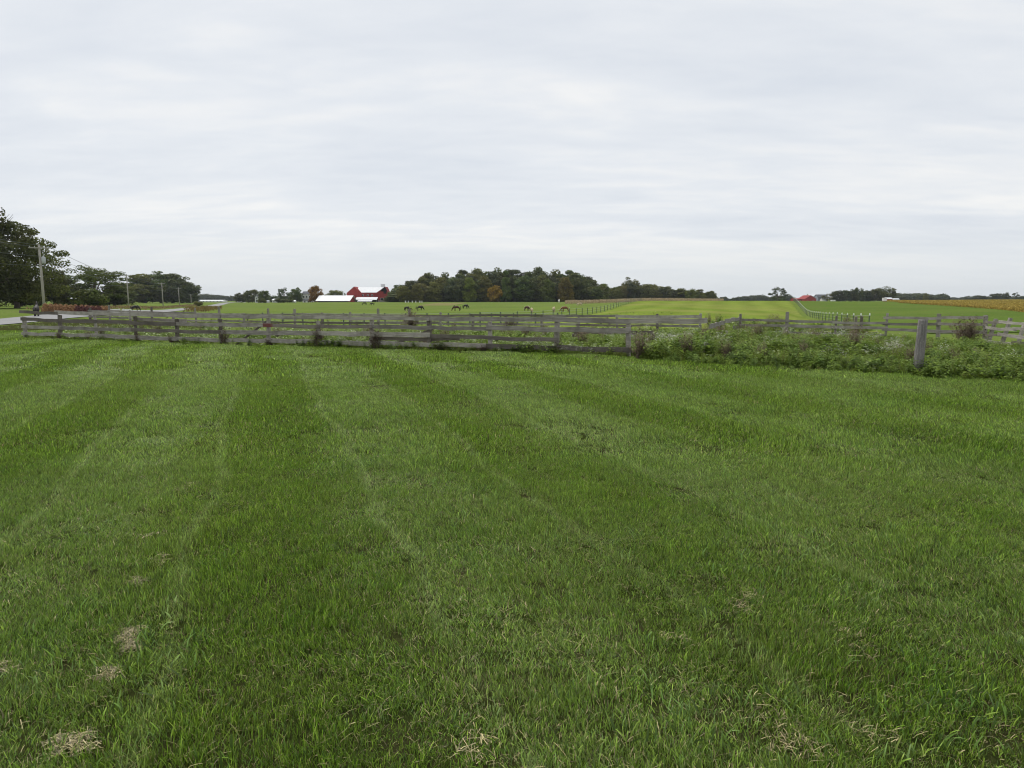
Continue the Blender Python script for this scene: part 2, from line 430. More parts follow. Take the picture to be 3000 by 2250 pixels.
# ------------------------------------------------------------------ instancing for uncountable plants (geometry nodes)
def stuff_instances(name, protos, pts, rots, scls, idx, label, cat):
    col = bpy.data.collections.new(name + '_kinds')
    for k, me in enumerate(protos):
        o = bpy.data.objects.new('%s_kind_%02d' % (name, k), me); col.objects.link(o)
    me = bpy.data.meshes.new(name); n = len(pts)
    me.vertices.add(n); me.vertices.foreach_set('co', np.asarray(pts, np.float32).ravel())
    a = me.attributes.new('rot', 'FLOAT_VECTOR', 'POINT'); a.data.foreach_set('vector', np.asarray(rots, np.float32).ravel())
    a = me.attributes.new('scl', 'FLOAT_VECTOR', 'POINT'); a.data.foreach_set('vector', np.asarray(scls, np.float32).ravel())
    a = me.attributes.new('idx', 'INT', 'POINT'); a.data.foreach_set('value', np.asarray(idx, np.int32))
    o = link(name, me)
    ng = bpy.data.node_groups.new(name, 'GeometryNodeTree')
    ng.interface.new_socket('Geometry', in_out='INPUT', socket_type='NodeSocketGeometry')
    ng.interface.new_socket('Geometry', in_out='OUTPUT', socket_type='NodeSocketGeometry')
    N, L = ng.nodes, ng.links
    gi, go = N.new('NodeGroupInput'), N.new('NodeGroupOutput')
    ci = N.new('GeometryNodeCollectionInfo'); ci.inputs[0].default_value = col
    ci.inputs['Separate Children'].default_value = True; ci.inputs['Reset Children'].default_value = True
    ip = N.new('GeometryNodeInstanceOnPoints'); ip.inputs['Pick Instance'].default_value = True
    def attr(nm, ty):
        q = N.new('GeometryNodeInputNamedAttribute'); q.data_type = ty; q.inputs[0].default_value = nm; return q.outputs[0]
    L.new(gi.outputs[0], ip.inputs['Points']); L.new(ci.outputs[0], ip.inputs['Instance'])
    L.new(attr('idx', 'INT'), ip.inputs['Instance Index'])
    er = N.new('FunctionNodeEulerToRotation'); L.new(attr('rot', 'FLOAT_VECTOR'), er.inputs[0])
    L.new(er.outputs[0], ip.inputs['Rotation']); L.new(attr('scl', 'FLOAT_VECTOR'), ip.inputs['Scale'])
    L.new(ip.outputs[0], go.inputs[0])
    md = o.modifiers.new('scatter', 'NODES'); md.node_group = ng
    return tag(o, label, cat, kind='stuff')

def blades(seed, n, size, lo, hi, w, lean, straw=.08, wide=.06, flop=.5, lime=.08, blue=.25):
    """a patch of n bent grass blades; lean = mean lean along +Y"""
    g = np.random.default_rng(seed)
    bx, by = (g.random((2, n)) - .5) * size
    h = lo + (hi - lo) * g.random(n) ** 1.6
    ang = g.random(n) * 2 * np.pi
    amt = (g.random(n) ** .8) * flop
    dx, dy = np.cos(ang) * amt, np.sin(ang) * amt + lean
    ww = w * (.55 + .8 * g.random(n)); wd = g.random(n) < wide; ww[wd] *= 2.0
    st = g.random(n) < straw
    h[st] *= .8; dx[st] *= 2.4; dy[st] *= 2.4
    face = g.random(n) * np.pi
    fx, fy = np.cos(face), np.sin(face)
    k = np.sqrt(1 + dx ** 2 + dy ** 2)
    V = []
    for t_, wf in ((0, 1.0), (.45, .95), (.8, .7), (1.0, .12)):
        bend = t_ ** 1.7
        X = bx + dx * h * bend; Y = by + dy * h * bend; Z = h * t_ / (1 + .45 * (k - 1) * t_) - .006
        cut = np.where(g.random(n) < .5, 1.0, 0) if t_ == 1.0 else 0
        wv = ww * (wf + cut * .5) * .5
        V.append(np.stack([X - fx * wv, Y - fy * wv, Z], 1)); V.append(np.stack([X + fx * wv, Y + fy * wv, Z], 1))
    V = np.stack(V, 1).reshape(-1, 3)
    b = np.arange(n)[:, None] * 8
    Fq = np.concatenate([b + np.array([[0, 1, 3, 2]]), b + np.array([[2, 3, 5, 4]]), b + np.array([[4, 5, 7, 6]])], 1).reshape(-1, 4)
    r = g.random(n)
    mi = np.where(st, 1, np.where(r < lime, 2, np.where(r < lime + blue, 3, 0)))
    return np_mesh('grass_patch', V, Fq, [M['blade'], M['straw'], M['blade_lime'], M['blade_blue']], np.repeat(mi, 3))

def stripe(x, y):
    """which mowing pass a point lies in: +1 mown away, -1 mown back"""
    s = x + .36 * y + .25 * np.sin(y * .35)
    return np.where(np.mod((s + .8) / 1.48, 2) < 1, -1, 1)
def scatter_lawn(name, y0, y1, size, protos_away, protos_to, over, label, smin=.85, smax=1.25):
    P = []; cell = size / math.sqrt(over)
    y = y0
    while y < y1:
        hw = .80 * y + 1.6
        xs = np.arange(-hw, hw, cell)
        P.append(np.stack([xs + rng.uniform(-.3, .3, len(xs)) * cell, y + rng.uniform(-.3, .3, len(xs)) * cell], 1))
        y += cell
    P = np.concatenate(P)
    keep = (P[:, 1] < lawn_edge(P[:, 0]) + .1) & (P[:, 0] > road_x(P[:, 1]) + 3.8)
    P = P[keep]; n = len(P)
    z = ground_z(P[:, 0], P[:, 1]) + lawn_bump(P[:, 0], P[:, 1]) * np.clip((40 - P[:, 1]) / 10, 0, 1) + .004 + .03 * np.clip((P[:, 1] - 18) / 10, 0, 1)
    st = stripe(P[:, 0], P[:, 1]) > 0
    na, nt = len(protos_away), len(protos_to)
    idx = np.where(st, rng.integers(0, na, n), na + rng.integers(0, nt, n))
    rot = np.zeros((n, 3)); rot[:, 2] = .345 + rng.normal(0, .5, n)
    hf = lambda a, b: ground_z(a, b) + lawn_bump(a, b)
    gx_ = (hf(P[:, 0] + .1, P[:, 1]) - hf(P[:, 0] - .1, P[:, 1])) / .2; gy_ = (hf(P[:, 0], P[:, 1] + .1) - hf(P[:, 0], P[:, 1] - .1)) / .2
    cz, sz_ = np.cos(rot[:, 2]), np.sin(rot[:, 2]); rot[:, 0] = np.arctan(-sz_ * gx_ + cz * gy_); rot[:, 1] = -np.arctan(cz * gx_ + sz_ * gy_)
    s = rng.uniform(smin, smax, n); zs = s * rng.uniform(.75, 1.2, n) * np.where(st, .95, 1.05) * (1 + .38 * np.sin(P[:, 0] * 2.9 + 1.7 * np.sin(P[:, 1] * 2.1)) * np.sin(P[:, 1] * 3.3 + 1.3 * np.sin(P[:, 0] * 1.7)))
    return stuff_instances(name, protos_away + protos_to, np.column_stack([P, z]), rot, np.stack([s, s, zs], 1), idx, label, 'grass')

near = [blades(100 + k, 1050, .30, .013, .046, .0027, +.24, .12, .05, .75, .13) for k in range(6)]
near2 = [blades(110 + k, 1050, .30, .013, .048, .0027, -.14, .15, .05, .75, .13) for k in range(6)]
scatter_lawn('short_grass', 1.4, 7.5, .30, near, near2, 1.8, 'short cut green grass blades with dry straw among them')
midg = [blades(120 + k, 1000, .60, .02, .062, .0054, +.40, .09, .03, .7, .22, .16) for k in range(5)]
midg2 = [blades(130 + k, 1000, .60, .02, .066, .0054, -.20, .11, .03, .7, .16, .18) for k in range(5)]
scatter_lawn('striped_grass', 7.3, 16.5, .60, midg, midg2, 1.9, 'mown grass in pale and dark stripes across the middle of the lawn')
farg = [blades(140 + k, 1100, 1.2, .025, .075, .012, +.6, .05, .02, .6, .30, .10) for k in range(4)]
farg2 = [blades(150 + k, 1100, 1.2, .025, .08, .012, -.30, .06, .02, .6, .22, .12) for k in range(4)]
scatter_lawn('distant_grass', 16.2, 40, 1.2, farg, farg2, 1.9, 'bright mown grass at the foot of the board fence')

# long coarse tufts and dry clippings on the lawn
def tuft(seed, n, h, w, spread, lean):
    return blades(seed, n, spread, h * .45, h, w, lean, .0, .5, .9, .2, .5)
tufts = [tuft(200 + k, 12, .085, .0046, .10, .3) for k in range(5)]
TP = []
for k in range(230):
    y = 1.7 + 9 * rng.random() ** 1.3; x = rng.uniform(-.8 * y - .6, .8 * y + .6)
    TP.append((x, y))
for cx_, cy_, nn, rr in ((2920, 2140, 60, .35), (2700, 2180, 26, .3), (2150, 1640, 40, .5), (2050, 2120, 26, .3), (330, 1960, 22, .25), (560, 1960, 22, .3), (1060, 1390, 30, .6), (1330, 1560, 40, .7), (2760, 1600, 50, .6), (1500, 1640, 30, .6), (150, 2000, 16, .3)):
    p = hit(cx_, cy_, 1.2)
    for q in range(nn): TP.append((p.x + rng.normal() * rr, p.y + rng.normal() * rr))
TP = np.array(TP); n = len(TP)
stuff_instances('coarse_grass', tufts, np.column_stack([TP, ground_z(TP[:, 0], TP[:, 1]) + lawn_bump(TP[:, 0], TP[:, 1])]),
                np.stack([rng.normal(0, .1, n), rng.normal(0, .1, n), rng.random(n) * 6.28], 1),
                np.repeat(rng.uniform(.6, 1.15, n)[:, None], 3, 1), rng.integers(0, 5, n), 'longer coarse blades standing out of the cut lawn', 'grass')

def clippings(seed, n, rx, ry, h):
    g = np.random.default_rng(seed); r = np.sqrt(g.random(n)); a = g.random(n) * 6.28
    x, y = r * np.cos(a) * rx, r * np.sin(a) * ry
    z = .016 + h * (1 - r ** 2) * g.random(n)
    x += .25 * rx * np.sin(a * 3 + seed); y += g.normal(0, .25 * ry, n)
    d = g.normal(size=(n, 3)); d[:, 2] *= .35; d /= np.linalg.norm(d, axis=1)[:, None]
    l = g.uniform(.02, .06, n)[:, None] * .5; w = np.cross(d, [0, 0, 1.0]); w /= np.linalg.norm(w, axis=1)[:, None] + 1e-6; w *= .0016
    c = np.stack([x, y, z], 1)
    mid = c + np.array([0, 0, .006]) * g.random((n, 1))
    V = np.stack([c - d * l - w, c - d * l + w, mid + w, mid - w, c + d * l + w, c + d * l - w], 1).reshape(-1, 3)
    b = np.arange(n)[:, None] * 6
    Fq = np.concatenate([b + np.array([[0, 1, 2, 3]]), b + np.array([[3, 2, 4, 5]])], 1).reshape(-1, 4)
    return np_mesh('dry_clippings', V, Fq, M['straw'])
CL = [(380, 1868, .10, .055, 260), (385, 1905, .07, .04, 200), (317, 1990, .065, .05, 200), (215, 2205, .10, .07, 320), (405, 1712, .09, .04, 160),
      (1985, 1885, .07, .035, 90), (2290, 2125, .06, .14, 160), (2330, 2200, .05, .08, 120), (8, 1965, .07, .04, 120), (470, 1640, .08, .04, 90), (2560, 2160, .06, .05, 60),
      (450, 1575, .1, .05, 90), (545, 1430, .12, .05, 90), (2190, 1780, .12, .05, 120), (1390, 2210, .07, .05, 90), (2480, 1890, .12, .05, 80)]
CLN = ['large dry tan clipping clump on the near lawn', 'tan clump of clippings touching the largest clump', 'small round reddish-tan clump below the largest clump',
       'tan clump of clippings at the bottom corner of the lawn', 'tan scrap of clippings above the largest clump']
def merge(name, parts, mat):
    V = []; Fq = []; b = 0
    for me, mw in parts:
        co = np.empty(len(me.vertices) * 3, np.float32); me.vertices.foreach_get('co', co); co = co.reshape(-1, 3)
        ix = np.empty(len(me.loops), np.int32); me.loops.foreach_get('vertex_index', ix)
        V.append(co @ np.array(mw.to_3x3()).T + np.array(mw.translation)); Fq.append(ix.reshape(-1, 4) + b); b += len(co); bpy.data.meshes.remove(me)
    return np_mesh(name, np.concatenate(V), np.concatenate(Fq), mat)
thin = []
for k, (a, b, rx, ry, nn) in enumerate(CL):
    p = hit(a, b, 1.2); mw = Matrix.Translation((p.x, p.y, lz(p.x, p.y))) @ Matrix.Rotation(R.random() * 3, 4, 'Z')
    if k < 5:
        o = link('dry_grass_clump', clippings(300 + k, int(nn * .75), rx * .95, ry * .95, .012)); o.matrix_world = mw
        tag(o, CLN[k], 'dry grass', 'dry clippings lying on the lawn')
    else: thin.append((clippings(300 + k, int(nn * .5), rx * 1.4, ry * 1.4, .012), mw))
tag(link('dry_clippings', merge('dry_clippings', thin, M['straw'])), 'thin scatters of dry tan clippings lying in the lawn', 'dry grass', kind='stuff')

# ------------------------------------------------------------------ fences
def board_mesh(L, H, T, seed, mat, bow=.045):
    """weathered board along +X, centre of the lower edge at origin; uneven edges"""
    g = random.Random(seed); n = max(4, int(L / .55)); V = []; Fc = []
    for i in range(n + 1):
        x = L * i / n; b = bow * math.sin(math.pi * i / n) * g.uniform(-1, .3)
        lo = g.uniform(-.006, .006) + b; hi = H + g.uniform(-.008, .008) + b; y = g.uniform(-.008, .008)
        if i in (0, n): x += g.uniform(-.03, .03)
        V += [(x, y - T / 2, lo), (x, y + T / 2, lo), (x + g.uniform(-.01, .01), y + T / 2, hi), (x, y - T / 2, hi)]
    for i in range(n):
        a, b = i * 4, i * 4 + 4
        for k in range(4): Fc.append((a + k, b + k, b + (k + 1) % 4, a + (k + 1) % 4))
    Fc += [(0, 1, 2, 3), (n*4+3, n*4+2, n*4+1, n*4)]
    me = bpy.data.meshes.new('board'); me.from_pydata(V, [], Fc); me.materials.append(mat); me.update(); return me
def post_mesh(w, h, seed, mat, rounded=False):
    g = random.Random(seed); n = 8 if rounded else 4; V = []; Fc = []
    lv = [-.15, h * .3, h * .65, h - .02, h]
    for i, z in enumerate(lv):
        s = (1 if i < 4 else .86) * g.uniform(.96, 1.04)
        for k in range(n):
            a = 2 * math.pi * (k + .5) / n; r = w / 2 * (1.0 if rounded else 1.3) * s
            V.append((math.cos(a) * r + g.uniform(-.005, .005), math.sin(a) * r, z + (g.uniform(-.02, .02) if i == 4 else 0)))
    for i in range(len(lv) - 1):
        for k in range(n): Fc.append((i*n+k, i*n+(k+1)%n, (i+1)*n+(k+1)%n, (i+1)*n+k))
    Fc.append(tuple((len(lv)-1)*n+k for k in range(n)))
    me = bpy.data.meshes.new('post'); me.from_pydata(V, [], Fc); me.materials.append(mat); me.update(); return me
def board_between(root, a, b, za, zb, H, T, mat, seed, off=-.07, name='board'):
    """board from (x,y) a to b, lower edge heights za, zb (world)"""
    d = Vector((b[0] - a[0], b[1] - a[1])); L = d.length; nrm = Vector((-d.y, d.x)).normalized()
    Lr = math.hypot(L, zb - za)
    me = board_mesh(Lr, H, T, seed, mat)
    o = link(name, me, root)
    o.location = Vector((a[0] + nrm.x * off, a[1] + nrm.y * off, za)) - root.location
    o.rotation_euler = (0, -math.atan2(zb - za, L), math.atan2(d.y, d.x))
    return o
def board_fence(label, pts, heights, post_h, bw=.15, bt=.03, pw=.13, group=None, seed=0, post_jit=.1, skip=(), lean=None, tall=(), mat='old_wood', red=(), nopost=(), grow=0.0):
    root = empty('board_fence', (pts[0][0], pts[0][1], gz(*pts[0])))
    tag(root, label, 'fence', group)
    g = random.Random(seed)
    for i, (x, y) in enumerate(pts):
        if i in nopost: continue
        h = post_h + g.uniform(-post_jit, post_jit) + (.35 if i in tall else 0)
        o = link('post', post_mesh(pw * g.uniform(.8, 1.15), h, seed * 100 + i, M['dark_wood' if g.random() < .3 else mat]), root)
        o.location = Vector((x, y, gz(x, y))) - root.location
        rx, ry = (g.uniform(-.04, .04), g.uniform(-.04, .04)) if not lean else lean
        o.rotation_euler = (rx, ry, 0 if lean else g.uniform(-.2, .2) + math.atan2(pts[-1][1] - pts[0][1], pts[-1][0] - pts[0][0]))
    for r, h in enumerate(heights):
        i = 0
        while i < len(pts) - 1:
            n = min(2 if (i or r % 2 == 0) else 1, len(pts) - 1 - i)
            if (r, i) in skip or (r, i + n - 1) in skip:
                n = 1
                if (r, i) in skip: i += 1; continue
            a, b = pts[i], pts[i + n]
            ha, hb = (h * (1 + grow * (1 - q / (len(pts) - 1))) for q in (i, i + n))
            za = gz(*a) + ha - bw / 2 + g.uniform(-.035, .035); zb = gz(*b) + hb - bw / 2 + g.uniform(-.035, .035)
            mt = M['red_wood'] if (r, i) in red else (M['dark_wood'] if g.random() < .18 else M[mat])
            dx, dy = b[0] - a[0], b[1] - a[1]; L = math.hypot(dx, dy); e = .10 / L
            a2 = (a[0] - dx * e, a[1] - dy * e); b2 = (b[0] + dx * e, b[1] + dy * e)
            board_between(root, a2, b2, za, zb, bw * g.uniform(.85, 1.12), bt, mt, seed * 1000 + r * 50 + i,
                          off=-(pw / 2 + bt / 2 + .012 + (.034 if (i // 2) % 2 else 0)))
            i += n
    return root
front = board_fence('long weathered grey board fence along the back edge of the lawn', FB[:13], [.22, .53, .83, 1.14], 1.12, .155, .032, .13,
                    seed=1, grow=.12, skip=((2 - 1, 11),), red=((2, 7), (3, 8), (2, 6)))
# last top board runs on past the corner post
pA, pB = FB[12], FB[13]
board_between(front, pA, pB, gz(*pA) + 1.06, gz(*pB) + 1.10, .16, .032, M['old_wood'], 991, off=-.15)
o = link('post', post_mesh(.12, .5, 992, M['old_wood']), front); o.location = Vector((pB[0], pB[1], gz(*pB))) - front.location
# odd boards doubled over older ones
for q, (i0, i1, h0, h1) in enumerate(((2.9, 4.2, 1.06, .98), (8, 9.5, .40, .46))):
    ip = lambda v: (FB[0][0] + (FB[12][0] - FB[0][0]) * v / 12, FB[0][1] + (FB[12][1] - FB[0][1]) * v / 12)
    A_, B_ = ip(i0), ip(i1); board_between(front, A_, B_, gz(*A_) + h0 - .07, gz(*B_) + h1 - .07, .13, .03, M['dark_wood' if q % 2 else 'old_wood'], 900 + q, off=.10)
# diagonal braces behind the boards
def brace(root, p0, p1, w=.1):
    mb = MB(); mb.tube([p0 - root.location, p1 - root.location], w / 2, 4); mb.build('brace', M['dark_wood'], root)
def fpt(px, h):    # a point on the fence line at photograph column px, height h, set behind the boards
    best = min((abs(xat(px, FB[0][1] + (FB[12][1] - FB[0][1]) * s / 400) - (FB[0][0] + (FB[12][0] - FB[0][0]) * s / 400)), s) for s in range(401))[1] / 400
    x = FB[0][0] + (FB[12][0] - FB[0][0]) * best; y = FB[0][1] + (FB[12][1] - FB[0][1]) * best
    return Vector((x + .1, y + .22, gz(x, y) + h))
brace(front, fpt(672, .02), fpt(776, 1.1)); brace(front, fpt(1118, .05), fpt(1260, .80))

def dline(i):      # rear corral fence, bay index
    k = 49.5; return (k * (-.235 + .0456 * i) * 1.008, k * (1 - .01875 * i))
RF = [dline(i) for i in range(-11, 11)]
board_fence('weathered board fence at the back of the corral, nearer the grazing horses', RF, [.55, 1.10], 1.2, .15, .03, .14, seed=2, tall=(5, 9, 8, 12, 13, 6, 3, 1), post_jit=.12)
SF = [(FB[13][0] + (xat(2165, 37) - FB[13][0]) * s / 6, FB[13][1] + (37 - FB[13][1]) * s / 6) for s in range(7)]
board_fence('short run of board fence half sunk in the tall weeds', SF, [1.02], .62, nopost=(0, 1, 2), bw=.15, bt=.03, pw=.14, seed=3)
BF = [(xat(p, y), y) for p, y in ((2173, 36.8), (2308, 35.4), (2452, 34.0), (2601, 32.6), (2757, 31.0), (2895, 28.6))]
board_fence('board fence with tall posts rising behind the flowering weeds', BF[:4], [.36, .67, .96], 1.32, .13, .03, .13, seed=4, tall=())
board_fence('three-rail board fence running behind the lone thick post to the dead bush', BF[3:], [.60, .90, 1.19], 1.30, .13, .03, .13, seed=6, nopost=(0,))
CF = [(xat(p, y), y) for p, y in ((2903, 28.4), (2944, 27.2), (2990, 26.0), (3040, 24.8), (3095, 23.6))]
board_fence('leaning board fence panel with close posts beside the dead brown bush', CF, [.25, .52, .79, 1.06], 1.16, .11, .03, .12, seed=5, lean=(0, .24))

# lone thick post
p = hit(2688, 1096)
def lone_post():
    g = random.Random(3); n = 12; V = []; Fc = []; lv = [-.2, 0, .2, .45, .7, .95, 1.15, 1.28, 1.31]
    for i, z in enumerate(lv):
        for k in range(n):
            a = 2 * math.pi * (k + .5) / n
            c, s = math.cos(a), math.sin(a); q = max(abs(c), abs(s)); r = .118 * (.75 + .25 / q) * (.9 if i == len(lv) - 1 else 1) * (1 + .04 * math.sin(k * 2.1) + g.uniform(-.02, .02)) * (1.08 - .06 * z)
            V.append((c * r, s * r, z + (g.uniform(-.012, .012) if i > 6 else 0)))
    for i in range(len(lv) - 1):
        for k in range(n): Fc.append((i*n+k, i*n+(k+1)%n, (i+1)*n+(k+1)%n, (i+1)*n+k))
    Fc.append(tuple((len(lv)-1)*n+k for k in range(n)))
    t = NT('post_wood'); v = t.objco()
    gr = t.noise(t.mapping(v, (14, 14, 1.6)), 1.5, 6, .65, .4); ch = t.noise(v, 26, 5, .7)
    c = t.mix(t.range(gr, .35, .65), (.13, .12, .115), (.27, .255, .245)); c = t.mix(t.range(ch, .56, .66, 0, .7), c, (.42, .41, .39))
    t.base(c, .95); t.bump(t.math('ADD', gr, t.math('MULTIPLY', ch, .6)), .9, .02); M['post_wood'] = t.mat
    me = bpy.data.meshes.new('fence_post'); me.from_pydata(V, [], Fc); me.materials.append(t.mat)
    me.polygons.foreach_set('use_smooth', [True] * len(Fc)); me.update(); return me
o = link('fence_post', lone_post(), None, (p.x, p.y, lz(p.x, p.y)), (0, .035, .35), (.78, .78, 1))
tag(o, 'lone thick weathered grey post standing at the edge of the lawn', 'post')

# ------------------------------------------------------------------ weeds
def lmat(name, a, b, trans=.3, rough=.5):
    t = NT(name); p = t.pos()
    c = t.mix(t.range(t.noise(p, 1.1, 3), .38, .64), a, b); c = t.scale(c, t.range(t.island(), 0, 1, .65, 1.35))
    t.leafy(c, trans, rough); t.b.inputs['Specular IOR Level'].default_value = .08; M[name] = t.mat
lmat('weed_green', (.165, .250, .034), (.230, .315, .052))
lmat('weed_dark', (.118, .195, .034), (.155, .230, .042))
lmat('weed_olive', (.20, .22, .055), (.235, .225, .08))
lmat('weed_pale', (.40, .50, .22), (.50, .56, .32), .2)
lmat('flower_white', (.62, .62, .56), (.70, .69, .62), .3)
lmat('dry_brown', (.165, .135, .090), (.22, .18, .125), .1, .9)
lmat('dry_dark', (.110, .080, .058), (.14, .105, .075), .05, .9)
def leafset(V, Fq, MI, base, d, up, L, W, mi, curl=.35):
    """one folded leaf: 3 cross sections, 4 quads"""
    d = Vector(d).normalized(); s = d.cross(Vector(up)); s = s.normalized() if s.length > 1e-4 else Vector((1, 0, 0)); u = s.cross(d)
    b = len(V)
    for t_, w in ((0, .12), (.45, 1.0), (1.0, .06)):
        c = Vector(base) + d * L * t_ - Vector((0, 0, 1)) * curl * L * t_ * t_
        V += [c - s * W * w * .5 + u * W * w * .12, c, c + s * W * w * .5 + u * W * w * .12]
    for r in range(2):
        for k in range(2): Fq.append((b + r*3 + k, b + r*3 + k + 1, b + r*3 + k + 4, b + r*3 + k + 3)); MI.append(mi)
def stalk(V, Fq, MI, p0, p1, w, mi):
    b = len(V); p0, p1 = Vector(p0), Vector(p1)
    for k in range(3):
        a = 2.09 * k; V.append(p0 + Vector((math.cos(a), math.sin(a), 0)) * w)
    V.append(p1); 
    for k in range(3): Fq.append((b + k, b + (k + 1) % 3, b + 3, b + 3)); MI.append(mi)
def weed(seed, kind):
    g = random.Random(seed); V, Fq, MI = [], [], []
    mats = [M['weed_green'], M['weed_dark'], M['weed_olive'], M['weed_pale'], M['flower_white'], M['dry_brown'], M['dry_dark']]
    def rd(): a = g.random() * 6.283; return Vector((math.cos(a), math.sin(a), 0))
    if kind in ('broad', 'pale', 'herb', 'aster', 'dark'):
        ns = {'broad': 5, 'pale': 4, 'herb': 8, 'aster': 8, 'dark': 6}[kind]
        for s in range(ns):
            r = rd() * g.uniform(0, .16); hgt = {'broad': g.uniform(.25, .55), 'pale': g.uniform(.2, .45), 'herb': g.uniform(.35, .7), 'aster': g.uniform(.45, .75), 'dark': g.uniform(.3, .6)}[kind]
            tip = r + rd() * g.uniform(.05, .2) + Vector((0, 0, hgt)); mi = {'broad': 0, 'pale': 0, 'herb': 2 if g.random() < .45 else 0, 'aster': 2 if g.random() < .3 else 0, 'dark': 1}[kind]
            stalk(V, Fq, MI, r, tip, .006, mi)
            nl = {'broad': 7, 'pale': 5, 'herb': 12, 'aster': 9, 'dark': 9}[kind]
            for k in range(nl):
                t_ = (k + .6) / nl; p_ = r.lerp(tip, t_); d = rd() + Vector((0, 0, g.uniform(-.1, .7)))
                L = {'broad': g.uniform(.15, .30), 'pale': g.uniform(.16, .30), 'herb': g.uniform(.07, .14), 'aster': g.uniform(.06, .12), 'dark': g.uniform(.13, .25)}[kind] * (1.15 - .5 * t_)
                W = L * {'broad': .6, 'pale': .6, 'herb': .3, 'aster': .3, 'dark': .65}[kind]
                m_ = 3 if (kind == 'pale' and g.random() < .5) else mi
                leafset(V, Fq, MI, p_, d, (0, 0, 1), L, W, m_)
            if kind == 'aster':
                for k in range(6):
                    c = tip + rd() * g.uniform(0, .10) + Vector((0, 0, g.uniform(-.08, .05)))
                    leafset(V, Fq, MI, c - rd() * .012, rd() + Vector((0, 0, .3)), (0, 0, 1), .032, .032, 4, .05)
    elif kind in ('brown', 'bush'):
        for s in range(70 if kind == 'brown' else 110):
            r = rd() * g.uniform(0, .12 if kind == 'brown' else .2); sp = g.uniform(.05, .28 if kind == 'brown' else .75)
            tip = r + rd() * sp + Vector((0, 0, g.uniform(.4, 1.0)))
            stalk(V, Fq, MI, r, tip, .008, 5 if g.random() < .6 else 6)
            for k in range(7 if kind == 'brown' else 12):
                t_ = g.uniform(.25, 1); p_ = r.lerp(tip, t_)
                leafset(V, Fq, MI, p_, rd() + Vector((0, 0, g.uniform(-.3, .8))), (0, 0, 1), g.uniform(.05, .13), g.uniform(.012, .04), 5 if g.random() < .55 else 6, .5)
    elif kind == 'tall':
        for s in range(46):
            r = rd() * g.uniform(0, .12); d = rd() * g.uniform(.15, .7) + Vector((0, 0, 1))
            leafset(V, Fq, MI, r, d, (0.3, 0.2, .1), g.uniform(.3, .65), .012, 0 if g.random() < .55 else (2 if g.random() < .7 else 5), .45)
    tri = [f for f in Fq if f[2] == f[3]]; quad = [(f, m) for f, m in zip(Fq, MI) if f[2] != f[3]]
    tm = [m for f, m in zip(Fq, MI) if f[2] == f[3]]
    return np_mesh('weed_plant', np.array([tuple(v) for v in V]), [np.array([f[:3] for f in tri]).reshape(-1, 3), np.array([f for f, m in quad]).reshape(-1, 4)], mats, tm + [m for f, m in quad])
KIND = ['broad', 'broad', 'pale', 'pale', 'herb', 'herb', 'aster', 'dark', 'dark', 'tall', 'tall', 'brown']
WEEDS = [weed(400 + k, kd) for k, kd in enumerate(KIND)]
def weed_field(name, n, sampler, weights, smin, smax, label):
    P = []
    while len(P) < n:
        q = sampler()
        if q: P.append(q)
    P = np.array(P); w = np.array(weights, float); w /= w.sum()
    # kinds grow in drifts
    nz = np.sin(P[:, 0] * .55 + 2 * np.sin(P[:, 1] * .4)) + np.sin(P[:, 1] * .9 + P[:, 0] * .3)
    idx = rng.choice(len(WEEDS), n, p=w)
    drift = np.where(nz > 1.3, 6, np.where(nz < -1.0, 2 + rng.integers(0, 2, n), idx)); use = rng.random(n) < .4
    idx = np.where(use & (w[drift] > 0), drift, idx)
    s = rng.uniform(smin, smax, n) * (np.where((P[:, 0] < 11.5) & (P[:, 1] > 20.5), 1.45, 1.0) if name == 'tall_weeds' else 1.0) * (1 + .22 * np.sin(P[:, 0] * 1.3 + 1) * np.sin(P[:, 1] * .9))
    return stuff_instances(name, WEEDS, np.column_stack([P, ground_z(P[:, 0], P[:, 1])]), np.stack([rng.normal(0, .08, n), rng.normal(0, .08, n), rng.random(n) * 6.28], 1),
                           np.repeat(s[:, None], 3, 1), idx, label, 'weeds')
def s_right():
    x = rng.uniform(FB[12][0] - .2, 27); y = rng.uniform(14.5, 36)
    if y < float(lawn_edge(x)) + .15 or x > .80 * y + 2: return None
    if x < FB[13][0] + (y - FB[13][1]) * .41 - 1.2 and y > FB[13][1]: return None
    by = np.interp(x, [b[0] for b in BF] + [CF[-1][0]], [b[1] for b in BF] + [CF[-1][1]])
    if y > by + .6: return None
    return x, y
#                              broad      pale      herb      aster dark     tall    brown
weed_field('tall_weeds', 6000, s_right, [1.7, 1.7, .30, .30, 1.4, 1.4, 0, 1.6, 1.6, 1.1, 1.1, .10], .42, .78, 'dense tall green weeds with small white flowers beside the lone post')
def s_corral():
    x = rng.uniform(-24, 12); y = rng.uniform(21, 44)
    if y < fence_y(x) + .5 or abs(x) > .8 * y: return None
    if x > FB[13][0] + (y - FB[13][1]) * .41 - 1.2: return None
    if rng.random() > .25 + .75 * (x > -8) * (y < 34): return None
    return x, y
weed_field('corral_weeds', 5200, s_corral, [1.5, 1.5, 2.0, 2.0, .6, .6, .15, .5, .5, .5, .5, .12], .5, .95, 'leafy green weeds with pale leaves growing inside the corral')
def s_foot():
    s = rng.random(); x = FB[0][0] + (FB[12][0] - FB[0][0]) * s; y = fence_y(x) + rng.normal(0, .18) - .02
    return (x, y) if rng.random() < (.35 + .65 * (s > .55)) else None
weed_field('fence_weeds', 560, s_foot, [1.2, 1.2, .5, .5, .8, .8, .05, .8, .8, 2.2, 2.2, .12], .35, .7, 'low green and brown weeds along the foot of the board fence')
def s_edge():
    x = rng.uniform(FB[12][0], 22); y = float(lawn_edge(x)) + rng.normal(-.02, .32)
    return (x, y)
